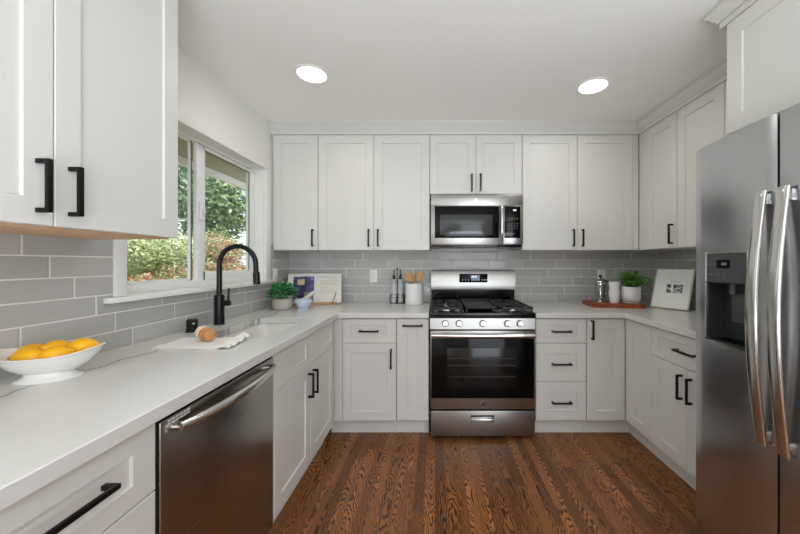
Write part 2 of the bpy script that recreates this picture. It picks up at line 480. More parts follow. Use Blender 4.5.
b = B(); b.box(XL - .066, XL + .0075, WY0 + .001, WY1 - .001, 1.107, 1.129, 0); b.box(XL + .0075, XL + .042, 1.298, 2.665, 1.106, 1.129, .004)
wbuild(b, 'sill', M['trim'])
fx0, fx1 = XL - .117, XL - .066
ya, yb, za, zb = WY0 + .012, WY1 - .012, 1.129, WZ1 - .006
b = B()
b.box(fx0, fx1, ya, yb, za, 1.168, .002); b.box(fx0, fx1, ya, yb, zb - .014, zb, .002)
b.box(fx0, fx1, ya, ya + .04, 1.168, zb - .014, .002); b.box(fx0, fx1, yb - .036, yb, 1.168, zb - .014, .002)
wbuild(b, 'frame', M['vinyl'])
b = B(); gx = XL - .103
y0, y1, z0, z1 = ya + .04, 1.908, 1.168, zb - .014
b.box(gx - .008, gx + .008, y0, y1, z0, z0 + .014); b.box(gx - .008, gx + .008, y0, y1, z1 - .008, z1)
b.box(gx - .008, gx + .008, y0, y0 + .015, z0, z1); b.box(gx - .008, gx + .008, y1 - .012, y1, z0, z1)
wbuild(b, 'fixed_sash', M['vinyl'])
b = B(); b.box(gx + .008, gx + .010, 1.900, 1.908, z0, z1)
wbuild(b, 'weather_strip', M['gasket'])
b = B(); b.box(gx - .003, gx + .003, y0 + .01, y1 - .01, z0 + .01, z1 - .005)
o = wbuild(b, 'pane', M['pane'])
b = B(); sx0, sx1 = XL - .091, XL - .067
y0, y1, z0, z1 = 1.913, 2.491, 1.160, 1.985
b.box(sx0, sx1, y0, y0 + .069, z0, z1, .003); b.box(sx0, sx1, y1 - .026, y1, z0, z1, .003)
b.box(sx0, sx1, y0 + .05, y1 - .02, z0, z0 + .058, .003); b.box(sx0, sx1, y0 + .05, y1 - .02, z1 - .020, z1, .003)
sash = wbuild(b, 'sliding_sash', M['vinyl'])
b = B(); b.box(sx0 + .008, sx0 + .012, y0 + .05, y1 - .018, z0 + .05, z1 - .014)
wbuild(b, 'pane', M['pane'])
b = B(); b.box(sx0 + .012, sx0 + .018, y0 + .068, y0 + .072, z0 + .057, z1 - .019)
b.box(sx0 + .012, sx0 + .018, y1 - .030, y1 - .025, z0 + .057, z1 - .019); b.box(sx0 + .012, sx0 + .018, y0 + .068, y1 - .025, z1 - .025, z1 - .019)
wbuild(b, 'gasket', M['gasket'])
b = B(); b.box(sx1, sx1 + .012, 1.925, 1.962, 1.53, 1.635, .005, 3); b.box(sx1 + .012, sx1 + .026, 1.936, 1.950, 1.555, 1.605, .004)
wbuild(b, 'latch', M['plastic_white'])

# eave outside above the window
b = B(); b.box(-2.05, -1.47, -4, 6.0, 2.13, 2.16); ev = b.build('trim_4', M['soffit'], smooth=False); struct(ev, 'beige roof soffit outside the window')
b = B(); b.box(-2.10, -2.05, -4, 6.0, 2.075, 2.28); b.box(-2.11, -2.10, -4, 6, 2.14, 2.28, .002); b.build('fascia', M['trim'], ev)

# ------------------------------------------------------------------ crown moulding
def sweep_profile(bld, path, prof):
    """path: list of (x, y) where the face line runs; prof: list of (out, z); outward is to the right of travel"""
    n = len(path); rings = []
    for i, p in enumerate(path):
        p = Vector(p)
        d1 = (p - Vector(path[i - 1])).normalized() if i else None
        d2 = (Vector(path[i + 1]) - p).normalized() if i < n - 1 else None
        if d1 is None: d1 = d2
        if d2 is None: d2 = d1
        n1 = Vector((d1.y, -d1.x)); n2 = Vector((d2.y, -d2.x))
        mm = (n1 + n2).normalized(); mm /= max(.2, mm.dot(n1))
        rings.append([(p.x + mm.x * o, p.y + mm.y * o, z) for o, z in prof])
    bld.loft(rings)
CP = [(-.004, 2.322), (.006, 2.322), (.006, 2.346), (.014, 2.350), (.014, 2.358), (.022, 2.364), (.034, 2.384), (.048, 2.394), (.048, 2.400), (.056, 2.402), (.056, 2.4135), (-.004, 2.4135)]
b = B(); sweep_profile(b, [(-1.345, 2.64), (1.672, 2.64), (1.672, 1.45)], CP); struct(b.build('trim_1', M['cabinet']), 'white crown moulding above the back and right wall cabinets')
b = B(); sweep_profile(b, [(2.0, 1.445), (1.288, 1.445), (1.288, .50)][::1], [(-o if False else o, z) for o, z in CP]); 
bb_ = b
struct(b.build('trim_2', M['cabinet']), 'white crown moulding above the refrigerator cabinet')

# ------------------------------------------------------------------ cabinets
def door_mesh(w_, h, sx=.066, rz=.068, t=.020):
    b = B(); tb = bmesh.new()
    def ring(x0, x1, z0, z1, y): return [tb.verts.new((x0, y, z0)), tb.verts.new((x1, y, z0)), tb.verts.new((x1, y, z1)), tb.verts.new((x0, y, z1))]
    e = .0018
    rs = [ring(0, w_, 0, h, t), ring(0, w_, 0, h, e), ring(e, w_ - e, e, h - e, 0),
          ring(sx, w_ - sx, rz, h - rz, 0), ring(sx + .002, w_ - sx - .002, rz + .002, h - rz - .002, .004),
          ring(sx + .002, w_ - sx - .002, rz + .002, h - rz - .002, .0075)]
    tb.faces.new(rs[0]); 
    for a, c in zip(rs[:-1], rs[1:]):
        for i in range(4): tb.faces.new([a[i], a[(i + 1) % 4], c[(i + 1) % 4], c[i]])
    tb.faces.new(rs[-1])
    bmesh.ops.recalc_face_normals(tb, faces=tb.faces)
    return b.merge(tb)
def handle_mesh(kind, L=.14, so=.034, s=.0115):
    b = B(); h = L / 2
    if kind == 'v':
        b.box(-s / 2, s / 2, -so, -so + .010, -h, h, .0012); b.box(-s / 2, s / 2, -so + .009, 0, h - s, h, .001); b.box(-s / 2, s / 2, -so + .009, 0, -h, -h + s, .001)
    else:
        b.box(-h, h, -so, -so + .010, -s / 2, s / 2, .0012); b.box(h - s, h, -so + .009, 0, -s / 2, s / 2, .001); b.box(-h, -h + s, -so + .009, 0, -s / 2, s / 2, .001)
    return b
ROT = {'back': 0, 'left': PI / 2, 'right': -PI / 2}
def cabinet(label, face, u0, u1, plane, depth, z0, z1, fronts, cat='cabinet', name='base_cabinet', kick=None, shell=False, bx=(0, 0), group=None, underside=False, extra=None):
    """fronts: (kind, x0, x1, z0, z1, (hkind, hx, hz, len) or None, sx, rz) in metres from the cabinet's left end and the floor"""
    if face == 'back': loc = (u0, plane, 0)
    elif face == 'left': loc = (-plane, u0, 0)
    else: loc = (plane, u1, 0)
    base = 0 if kick else z0
    r = thing(name, label, cat, (loc[0], loc[1], base), ROT[face], group)
    W = u1 - u0; zz = lambda z: z - base
    b = B()
    xa, xb = bx[0], W - bx[1]
    if not shell: b.box(xa, xb, .0215, depth, zz(z0), zz(z1), .001)
    else:
        b.box(xa, xa + .018, .0215, depth, zz(z0), zz(z1)); b.box(xb - .018, xb, .0215, depth, zz(z0), zz(z1))
        b.box(xa + .018, xb - .018, .0215, depth, zz(z0), zz(z0) + .018); b.box(xa + .018, xb - .018, depth - .01, depth, zz(z0) + .018, zz(z1) - .1)
        b.box(xa + .018, xb - .018, .0215, .04, zz(.66), zz(z1))
    if extra: 
        for e in extra: b.box(*e)
    b.build('body', M['cabinet'], r)
    if underside:
        b = B(); b.box(.012, W - .012, .03, depth - .012, zz(z0) - .006, zz(z0) - .0005); b.build('underside_panel', M['rawwood'], r, label='bare pale wood underside')
    if kick:
        b = B(); b.box(kick[0] if len(kick) > 1 else 0, W - (kick[1] if len(kick) > 1 else 0), .070, .086, 0, z0); b.build('toe_kick', M['cabinet'], r)
    for f in fronts:
        kind, x0, x1, fz0, fz1, hd = f[:6]
        sx = f[6] if len(f) > 6 else .066; rz = f[7] if len(f) > 7 else .068
        d = door_mesh(x1 - x0, fz1 - fz0, sx, rz).build(kind, M['cabinet'], r)
        d.location = (x0, 0, zz(fz0))
        if hd:
            L = hd[3] if len(hd) > 3 else .14
            h = handle_mesh(hd[0], L).build('handle', M['black'], d)
            h.location = (hd[1] - x0, 0, hd[2] - fz0)
    return r
g = .0015
DZ0, DZ1 = .122, .863       # base fronts bottom and top
DR0, DR1 = .688, .685       # drawer bottom / door top
BK = 2.345                  # front plane of back base cabinets
LP, RP = .72, 1.385
bz1 = CB - .001

# left run, near to far
cabinet('white drawer cabinet nearest the viewer, left of the dishwasher', 'left', .412, .832, LP, .618, DZ0 - .004, bz1,
        [('drawer', .002, .418, DR0, DZ1, ('h', .21, .785, .165), .062, .05), ('drawer', .002, .418, .41, .684, ('h', .21, .575, .165)), ('drawer', .002, .418, DZ0, .406, ('h', .21, .30, .165))], kick=(0, 0))
cabinet('white sink cabinet with false drawer fronts over two doors, right of the dishwasher', 'left', 1.444, 2.284, LP, .618, DZ0 - .004, bz1,
        [('drawer_front', .002, .4185, DR0, DZ1, None, .06, .045), ('drawer_front', .4215, .838, DR0, DZ1, None, .06, .045),
         ('door', .002, .4185, DZ0, DR1, ('v', .386, .575)), ('door', .4215, .838, DZ0, DR1, ('v', .454, .575))], kick=(0, 0), shell=True)
# back run left part: corner filler belongs to the first cabinet
cabinet('white cabinet with one drawer over one door in the left corner by the counter bend', 'back', -.715, -.281, BK, .61, DZ0 - .004, bz1,
        [('drawer', .041, .431, DR0, DZ1, ('h', .236, .776), .066, .048), ('door', .041, .431, DZ0, DR1, ('v', .397, .575))], kick=(-.06, 0),
        extra=[(-.026, .038, .004, .0216, DZ0 - .004, bz1)])
cabinet('narrow white pull-out cabinet directly left of the stove', 'back', -.2795, -.045, BK, .61, DZ0 - .004, bz1,
        [('door', .002, .2325, DZ0, DZ1, ('h', .117, .817, .145), .076, .07)], kick=(0, 0))
cabinet('white three-drawer cabinet directly right of the stove', 'back', .732, 1.103, BK, .61, DZ0 - .004, bz1,
        [('drawer', .003, .369, DR0, DZ1, ('h', .186, .774), .066, .048), ('drawer', .003, .369, .410, .684, ('h', .186, .538), .066, .074), ('drawer', .003, .369, DZ0, .405, ('h', .186, .258), .066, .074)], kick=(0, 0))
c = cabinet('white corner cabinet with two full-height folding doors in the right corner', 'back', 1.1045, 1.385, BK, .61, DZ0 - .004, bz1,
        [('door', .002, .279, DZ0, DZ1, ('v', .036, .785), .07, .07)], kick=(0, -.072))
d = door_mesh(2.341 - 2.069, DZ1 - DZ0, .07, .07).build('door', M['cabinet'], c)
d.rotation_euler = (0, 0, -PI / 2); d.location = (.2805, -.004, DZ0)
b = B(); b.box(.302, .88, -.275, .0212, DZ0 - .004, bz1); b.box(.302, .88, .0218, .61, DZ0 - .004, bz1); b.build('corner_body', M['cabinet'], c)
b = B(); b.box(.3505, .3665, -.275, .069, 0, DZ0 - .004); b.build('toe_kick', M['cabinet'], c)
cabinet('white cabinet with a drawer over two doors beside the refrigerator', 'right', 1.475, 2.067, RP, .61, DZ0 - .004, bz1,
        [('drawer', .002, .590, DR0, DZ1, ('h', .296, .776), .066, .048), ('door', .002, .2945, DZ0, DR1, ('v', .262, .575)), ('door', .2975, .590, DZ0, DR1, ('v', .330, .575))], kick=(0, 0))

# wall cabinets
UZ0, UZ1 = 1.376, 2.320
UP = 2.64
def hv(x): return ('v', x, 1.475)
cabinet('single-door white wall cabinet between the window and the double wall cabinet', 'back', -1.345, -.9605, UP, .322, UZ0, 2.36, [('door', .017, .383, UZ0, UZ1, hv(.347))], name='wall_cabinet')
cabinet('white double-door wall cabinet left of the microwave', 'back', -.959, -.0435, UP, .322, UZ0, 2.36,
        [('door', .002, .455, UZ0, UZ1, hv(.418)), ('door', .458, .9135, UZ0, UZ1, hv(.495))], name='wall_cabinet')
cabinet('short white double-door wall cabinet above the microwave', 'back', -.042, .7135, UP, .322, 1.836, 2.36,
        [('door', .002, .3765, 1.836, UZ1, ('v', .342, 1.925), .062, .066), ('door', .3795, .7535, 1.836, UZ1, ('v', .414, 1.925), .062, .066)], name='wall_cabinet')
cabinet('white double-door wall cabinet right of the microwave', 'back', .715, 1.672, UP, .322, UZ0, 2.36,
        [('door', .002, .4505, UZ0, UZ1, hv(.415)), ('door', .4535, .906, UZ0, UZ1, hv(.49))], name='wall_cabinet', extra=[(.91, .957, .006, .0216, 0, .984)])
cabinet('single-door white wall cabinet on the right wall next to the corner', 'right', 2.226, 2.612, 1.672, .325, UZ0, 2.36,
        [('door', .060, .383, UZ0, UZ1, hv(.348))], name='wall_cabinet', extra=[(-.0335, .058, .006, .0216, 0, .984)])
cabinet('white wall cabinet on the right wall partly hidden behind the refrigerator', 'right', 1.50, 2.2245, 1.672, .325, UZ0, 2.36,
        [('door', .002, .361, UZ0, UZ1, hv(.327)), ('door', .364, .7225, UZ0, UZ1, hv(.398))], name='wall_cabinet')
cabinet('deep white cabinet mounted above the refrigerator', 'right', .50, 1.445, 1.288, .71, 1.832, 2.36,
        [('door', .022, .470, 1.836, UZ1, None, .07, .07), ('door', .473, .943, 1.836, UZ1, None, .07, .07)], name='wall_cabinet')
cabinet('large white wall cabinet in the upper left foreground above the fruit bowl', 'left', .432, 1.256, 1.0, .338, 1.368, 2.36,
        [('door', .002, .4125, 1.368, UZ1, ('v', .378, 1.466, .135), .062, .066), ('door', .4155, .822, 1.368, UZ1, ('v', .450, 1.466, .135), .062, .066)], name='wall_cabinet', underside=True)
b = B(); sweep_profile(b, [(-1.0, .44), (-1.0, 1.25), (-1.34, 1.25)], CP); struct(b.build('trim_3', M['cabinet']), 'crown moulding above the near left wall cabinet')

# ------------------------------------------------------------------ countertops
SX0, SX1, SY0, SY1 = -1.145, -.81, 1.56, 2.12
def rrect(x0, x1, y0, y1, r, n=8):
    pts = []
    for cx, cy, a0 in ((x1 - r, y1 - r, 0), (x0 + r, y1 - r, 90), (x0 + r, y0 + r, 180), (x1 - r, y0 + r, 270)):
        for i in range(n + 1):
            a = R(a0 + 90 * i / n); pts.append((cx + r * math.cos(a), cy + r * math.sin(a)))
    return pts
def slab(poly, hole, z0, z1):
    bm = bmesh.new(); edges = []
    for lp in [poly] + ([hole] if hole else []):
        vs = [bm.verts.new((x, y, z1)) for x, y in lp]
        for i in range(len(vs)): edges.append(bm.edges.new((vs[i], vs[(i + 1) % len(vs)])))
    r_ = bmesh.ops.triangle_fill(bm, use_beauty=True, use_dissolve=False, edges=edges)
    top = [f for f in bm.faces]
    ex = bmesh.ops.extrude_face_region(bm, geom=top)
    for v in [e for e in ex['geom'] if isinstance(e, bmesh.types.BMVert)]: v.co.z = z0
    bmesh.ops.recalc_face_normals(bm, faces=bm.faces)
    bb = B(); bb.merge(bm); return bb
cl = slab([(XL + .008, .40), (-.697, .40), (-.697, 2.318), (-.044, 2.318), (-.044, YB - .008), (XL + .008, YB - .008)], rrect(SX0, SX1, SY0, SY1, .06), CB, CT).build('countertop', M['quartz'])
tag(cl, 'white quartz countertop running from the fruit bowl past the sink to the stove', 'countertop')
cr = slab([(.729, 2.318), (1.361, 2.318), (1.361, 1.470), (XR - .008, 1.470), (XR - .008, YB - .008), (.729, YB - .008)], None, CB, CT).build('countertop', M['quartz'])
tag(cr, 'white quartz countertop right of the stove under the wooden board and framed print', 'countertop')
for o in (cl, cr):
    bv = o.modifiers.new('bevel', 'BEVEL'); bv.width = .0025; bv.segments = 2; bv.limit_method = 'ANGLE'; bv.angle_limit = R(50)

# sink basin under the left counter
r = thing('sink', 'white undermount sink set into the left countertop', 'sink', ((SX0 + SX1) / 2, (SY0 + SY1) / 2, CB - .205))
hx, hy = (SX1 - SX0) / 2, (SY1 - SY0) / 2
def rr3(dx, z, rad): return [(x, y, z) for x, y in rrect(-hx - dx, hx + dx, -hy - dx, hy + dx, rad)]
b = B()
b.loft([rr3(.012, .2035, .072), rr3(.004, .2035, .064), rr3(.002, .198, .062), rr3(-.008, .03, .055), rr3(-.03, .008, .04), rr3(-.12, .004, .02)], cap0=False, cap1=True)
b.build('basin', M['sink'], r)
b = B(); b.lathe([(.045, .0045), (.045, .007), (.036, .0075), (.030, .0055), (.001, .0055)], seg=28); b.build('drain', M['chrome'], r, label='round chrome drain')

# ------------------------------------------------------------------ dishwasher
r = thing('dishwasher', 'stainless steel dishwasher under the left counter', 'dishwasher', (-LP, .8375, 0), PI / 2)
b = B(); b.box(.004, .600, .03, .60, .10, .868); b.build('body', M['darkplastic'], r)
b = B(); b.box(.004, .600, .07, .09, .0, .099); b.build('toe_plate', M['blackenamel'], r)
b = B(); b.box(.007, .597, .000, .028, .105, .852, .004, 3); dd = b.build('door', M['steel_dw'], r)
b = B(); b.box(.010, .594, .004, .028, .853, .864, .001); b.build('control_strip', M['blackenamel'], r)
b = B()
pts = [(.045 + .51 * i / 20, -.022 - .034 * math.sin(PI * i / 20) ** .8, .822) for i in range(21)]
b.tube(pts, [.0125 + .003 * math.sin(PI * i / 20) for i in range(21)], 14)
for x in (.052, .548):
    b.tube([(x, .001, .822), (x, -.022, .822)], .012, 12)
b.build('handle', M['steel_bar'], dd, label='bowed steel towel-bar handle')
b = B()
for k in range(6):
    for j in range(2): b.box(.030 + k * .0135, .0405 + k * .0135, -.0012, .001, .833 + j * .009 , .8385 + j * .009, .0003)
b.build('vent_slots', M['print'], dd, label='two rows of small pale marks')

# ------------------------------------------------------------------ range
RX = .3415; RYF = 2.318
r = thing('gas_range', 'stainless steel gas stove with black oven door and cast iron grates', 'stove', (RX, RYF, 0))
hw = .378
b = B(); b.box(-hw, hw, .002, .628, .055, .878, .002); b.box(-hw + .03, hw - .03, .06, .60, .0, .055); b.build('body', M['blackenamel'], r)
b = B(); b.box(-hw, hw, -.004, .60, .8785, .912, .004, 3); b.build('cooktop', M['blackenamel'], r)
# sloped control panel
b = B(); pr = [(-.006, .790), (-.0115, .796), (-.0048, .872), (.004, .877), (.03, .877), (.03, .790)]
b.loft([[(x, y, z) for y, z in pr] for x in (-hw, hw)]); cp = b.build('control_panel', M['steel'], r)
for kx in (-.268, -.169, .0, .177, .266):
    b = B(); mt = Matrix.Translation((kx, -.0078, .836)) @ Matrix.Rotation(R(83), 4, 'X')
    b.lathe([(.0245, 0), (.0245, .006), (.021, .010), (.0195, .026), (.017, .030), (0.0005, .030)], seg=28, mtx=mt)
    b.box(-.0045, .0045, -.019, .019, .028, .036, .0015, mtx=mt)
    k = b.build('knob', M['steel_bar'], r)
# oven door
b = B(); b.box(-hw + .004, hw - .004, -.012, .0, .222, .784, .003); od = b.build('oven_door', M['steel'], r)
b = B(); b.box(-hw + .010, hw - .010, -.0155, -.0119, .301, .730, .001); b.build('door_glass', M['blackgloss'], od, label='black glass oven window')
b = B(); b.box(-.255, .255, -.0162, -.0154, .375, .66, .0002); b.build('inner_window', mat('oven_window', srgb(16, 16, 17), .12), od)
b = B()
for z in (.455, .535, .585): b.box(-.25, .235, -.0167, -.0161, z, z + .0035)
b.build('oven_rack', mat('oven_rack_line', srgb(62, 62, 62), .3), od)
b = B(); pts = [(-.365 + .73 * i / 16, -.052 - .006 * math.sin(PI * i / 16), .757) for i in range(17)]
b.tube(pts, .0165, 14, sx=.8)
for x in (-.352, .352): b.box(x - .012, x + .012, -.052, -.010, .744, .770, .003)
b.build('handle', M['steel_bar'], od)
b = B(); mt = Matrix.Translation((0, -.0121, .262)) @ Matrix.Rotation(R(90), 4, 'X')
b.use(M['darkgrey']).lathe([(.019, 0), (.019, .0012), (.0005, .0012)], seg=28, mtx=mt)
b.use(M['steel_bar']).lathe([(.0185, .0012), (.0185, .0022), (.0160, .0022), (.0160, .0012)], seg=28, mtx=mt)
for s_ in (1, -1):
    b.tube([(s_ * (.002 + .009 * math.cos(a / 10)), .001 + s_ * .002 + .009 * math.sin(a / 10), .0018) for a in range(0, 48, 4)], .0011, 6, mtx=mt)
b.tube([(-.008, -.006, .002), (-.002, .004, .002), (.003, -.004, .002), (.008, .007, .002)], .0011, 6, mtx=mt)
b.build('emblem', None, od, label='round silver emblem')
b = B(); b.box(-hw + .006, hw - .006, -.008, .0, .028, .208, .003); dr = b.build('drawer', M['steel'], r)
b = B(); b.use(M['blackenamel']).box(-.085, .085, -.0086, -.0078, .128, .178, .0002)
b.use(M['steel_bar']).box(-.083, .083, -.022, -.008, .131, .155, .004); b.box(-.083, .083, -.012, -.008, .155, .166, .001)
b.build('handle', None, dr)
# backguard
b = B(); b.box(-hw + .004, hw - .004, .575, .625, .912, 1.204, .006, 3); b.build('riser', M['blackenamel'], r)
b = B(); pr = [(.545, 1.042), (.548, 1.030), (.576, 1.030), (.576, 1.206), (.556, 1.206), (.551, 1.200)]
b.loft([[(x, y, z) for y, z in pr] for x in (-hw + .002, hw - .002)]); bgd = b.build('backguard', M['steel'], r)
b = B(); mt = Matrix.Translation((-.0, .5475, 1.135)) @ Matrix.Rotation(R(2), 4, 'X')
b.box(-.125, .125, -.004, .003, -.038, .038, .001, mtx=mt); dsp = b.build('display_panel', M['blackgloss'], bgd)
b = B(); b.box(-.02, .055, -.0046, -.0041, -.022, .026, mtx=mt); b.build('screen', M['display'], dsp)
b = B()
for x in (-.016, -.004, .010, .022): b.box(x, x + .007, -.0051, -.0046, .006, .020, mtx=mt)
for x in (-.10, -.075, -.05, .075, .095, .11): b.box(x, x + .008, -.0046, -.0041, -.018, -.014, mtx=mt)
b.build('digits', M['led'], dsp)
# grates: left, centre griddle, right
def grate(cx, w_):
    b = B(); x0, x1 = cx - w_ / 2, cx + w_ / 2; y0, y1 = .015, .525; zt = .948; s = .011
    for x in (x0, x1 - s): b.box(x, x + s, y0, y1, zt - .014, zt, .002)
    for y in (y0, (y0 + y1) / 2 - s / 2, y1 - s): b.box(x0, x1, y, y + s, zt - .014, zt, .002)
    b.box(cx - s / 2, cx + s / 2, y0, y1, zt - .010, zt + .002, .002)
    for cy in (.145, .395):
        for k in range(4):
            a = PI / 4 + k * PI / 2
            mt = Matrix.Translation((cx + .062 * math.cos(a), cy + .062 * math.sin(a), zt - .004)) @ Matrix.Rotation(a, 4, 'Z')
            b.box(-.036, .036, -s / 2, s / 2, -.008, .006, .002, mtx=mt)
        b.box(x0, cx - .03, cy - s / 2, cy + s / 2, zt - .012, zt + .002, .002); b.box(cx + .03, x1, cy - s / 2, cy + s / 2, zt - .012, zt + .002, .002)
    for x in (x0 + .003, x1 - s - .003):
        for y in (y0 + .003, y1 - s - .003): b.box(x, x + s, y, y + s, .912, zt - .01, .001)
    return b
for cx in (-.252, .252): grate(cx, .235).build('grate', M['castiron'], r)
b = B(); b.box(-.120, .120, .02, .52, .936, .946, .004)
for (x0, x1, y0, y1) in ((-.120, -.108, .02, .52), (.108, .120, .02, .52), (-.12, .12, .02, .032), (-.12, .12, .508, .52)): b.box(x0, x1, y0, y1, .940, .956, .003)
for x in (-.115, .105):
    for y in (.03, .50): b.box(x, x + .01, y, y + .01, .912, .938)
b.build('griddle', M['castiron'], r, label='flat black griddle plate')
for cx, cy in ((-.252, .145), (-.252, .395), (.252, .145), (.252, .395)):
    b = B(); b.lathe([(.052, .912), (.050, .918), (.040, .920), (.038, .928), (.034, .931), (.0005, .931)], (cx, cy, 0), 28)
    b.build('burner', M['steel_bar'], r)

# ------------------------------------------------------------------ microwave
r = thing('microwave', 'stainless steel microwave mounted over the stove', 'microwave', (.3405, 2.615, 1.398))
mw = .3745
b = B(); b.box(-mw, mw, .022, .340, .018, .430, .003); b.build('body', M['steel'], r)
b = B(); b.box(-mw + .01, mw - .01, .012, .335, .0, .020, .003); b.build('vent_base', M['blackenamel'], r)
b = B(); b.box(-mw, mw, .0, .021, .338, .430, .003); b.build('top_panel', M['steel'], r)
b = B(); b.box(-mw, .215, -.004, .021, .024, .337, .003); b.box(.215, mw, -.001, .021, .024, .337, .003); md = b.build('door', M['steel'], r)
b = B(); b.box(-mw + .032, .178, -.0065, -.0035, .074, .332, .0008); b.build('door_glass', M['blackgloss'], md)
b = B(); b.box(-mw + .075, .125, -.0072, -.0064, .100, .264, .0002); b.build('window_screen', M['microglass'], md)
b = B(); b.tube([(.198, -.012 - .022 * math.sin(PI * i / 12) ** .6, .066 + .268 * i / 12) for i in range(13)], .0125, 12, sx=1)
b.box(.190, .206, -.02, -.003, .064, .084, .003); b.box(.190, .206, -.02, -.003, .314, .334, .003)
b.build('handle', M['steel_bar'], md)
b = B(); b.box(.222, .352, -.0045, -.0008, .074, .332, .0008); kp = b.build('control_panel', M['blackgloss'], r)
b = B()
for row, (z, n) in enumerate(((.235, 4), (.225, 4), (.190, 4), (.176, 4), (.162, 4), (.148, 4), (.108, 3))):
    for k in range(n): b.box(.258 + k * .021, .267 + k * .021, -.0049, -.0044, z, z + .004)
b.build('keypad_print', M['greyprint'], kp)
b = B()
for k in range(3): b.box(.294 + k * .009, .300 + k * .009, -.0049, -.0044, .294, .306)
b.build('clock_digits', M['led'], kp)
b = B(); mt = Matrix.Translation((-.01, -.0, .383)) @ Matrix.Rotation(R(90), 4, 'X')
b.use(M['steel_bar']).lathe([(.014, 0), (.014, .0015), (.0115, .0015), (.0115, .0005), (.0005, .0005)], seg=24, mtx=mt)
b.use(M['darkgrey']).tube([(-.006, -.004, .001), (-.001, .005, .001), (.002, -.004, .001), (.006, .005, .001)], .001, 6, mtx=mt)
b.build('emblem', None, r, label='small round emblem')

# ------------------------------------------------------------------ refrigerator (faces the left wall)
FY0, FYS, FY1, FH = .512, 1.047, 1.4195, 1.760
r = thing('refrigerator', 'stainless steel side-by-side refrigerator with ice dispenser', 'refrigerator', (1.143, FY1, 0), -PI / 2)
# local: x grows towards the viewer, y grows into the wall
FW = FY1 - FY0; xs = FY1 - FYS
def bulge(x): u = (x - FW / 2) / (FW / 2); return -.032 * (1 - abs(u) ** 2.2)
b = B(); b.box(.004, FW - .004, .075, .80, .02, FH - .015, .004); b.box(.01, FW - .01, .08, .12, 0, .06); b.build('body', M['darkgrey'], r)
def fdoor(xa, xb, z0, z1, hole=None):
    """door shell with a bowed front; hole = (x0, x1, z0, z1)"""
    b = B(); tb = bmesh.new()
    xsn = sorted(set([xa, xb] + [xa + (xb - xa) * i / 14 for i in range(15)] + ([hole[0], hole[1]] if hole else [])))
    zs = [z0, z1] + ([hole[2], hole[3]] if hole else []); zs = sorted(zs)
    fr = {}
    for i, x in enumerate(xsn):
        e = min(x - xa, xb - x); rnd = .006 * (1 - min(1, e / .012)) ** 2
        for j, z in enumerate(zs): fr[i, j] = tb.verts.new((x, bulge(x) + rnd, z))
    bk = {}
    for i, x in enumerate(xsn):
        for j in (0, len(zs) - 1): bk[i, j] = tb.verts.new((x, .07, zs[j]))
    nx, nz = len(xsn), len(zs)
    for i in range(nx - 1):
        for j in range(nz - 1):
            if hole and hole[0] - 1e-6 <= xsn[i] and xsn[i + 1] <= hole[1] + 1e-6 and abs(zs[j] - hole[2]) < 1e-6: continue
            tb.faces.new([fr[i, j], fr[i + 1, j], fr[i + 1, j + 1], fr[i, j + 1]])
        tb.faces.new([bk[i, 0], bk[i + 1, 0], fr[i + 1, 0], fr[i, 0]])
        tb.faces.new([fr[i, nz - 1], fr[i + 1, nz - 1], bk[i + 1, nz - 1], bk[i, nz - 1]])
        tb.faces.new([bk[i + 1, 0], bk[i, 0], bk[i, nz - 1], bk[i + 1, nz - 1]])
    tb.faces.new([bk[0, 0]] + [fr[0, j] for j in range(nz)] + [bk[0, nz - 1]])
    tb.faces.new([fr[nx - 1, 0], bk[nx - 1, 0], bk[nx - 1, nz - 1]] + [fr[nx - 1, j] for j in range(nz - 1, 0, -1)])
    bmesh.ops.recalc_face_normals(tb, faces=tb.faces) if not hole else None
    b.merge(tb); return b
dx0, dx1, dz0, dz1 = FY1 - 1.338, FY1 - 1.150, .957, 1.308
fd = fdoor(.002, xs - .004, .065, FH, (dx0, dx1, dz0, dz1)).build('freezer_door', M['steel_fridge'], r)
rd = fdoor(xs + .004, FW - .002, .065, FH).build('fridge_door', M['steel_fridge'], r)
b = B(); b.box(.01, FW - .01, .03, .075, .01, .058, .003); b.build('base_grille', M['darkplastic'], r)
# dispenser
ym = bulge((dx0 + dx1) / 2)
b = B(); t_ = .009
def yat(x): return bulge(x)
# bezel follows the bow: loft of small boxes
for (xa, xb, za, zb_) in ((dx0 - t_, dx0, dz0 - t_, dz1 + t_), (dx1, dx1 + t_, dz0 - t_, dz1 + t_)):
    b.box(xa, xb, yat((xa + xb) / 2) - .005, yat((xa + xb) / 2) + .05, za, zb_, .003)
for (za, zb_) in ((dz0 - t_, dz0), (dz1, dz1 + t_)):
    n = 8
    for i in range(n):
        xa = dx0 + (dx1 - dx0) * i / n; xb = dx0 + (dx1 - dx0) * (i + 1) / n
        ya_, yb_ = yat(xa) - .005, yat(xb) - .005
        b.loft([[(xa, ya_, za), (xa, ya_ + .05, za), (xa, ya_ + .05, zb_), (xa, ya_, zb_)], [(xb, yb_, za), (xb, yb_ + .05, za), (xb, yb_ + .05, zb_), (xb, yb_, zb_)]])
dsp = b.build('dispenser_frame', M['steel_bar'], fd)
b = B(); zc = 1.196
b.box(dx0, dx1, .062, .066, dz0, zc); b.box(dx0, dx0 + .003, yat(dx0) + .002, .064, dz0, zc); b.box(dx1 - .003, dx1, yat(dx1) + .002, .064, dz0, zc); b.box(dx0, dx1, ym + .0, .064, dz0, dz0 + .006)
b.box(dx0, dx1, ym, .064, zc - .004, zc)
b.build('dispenser_recess', M['darkplastic'], fd)
b = B(); n = 6
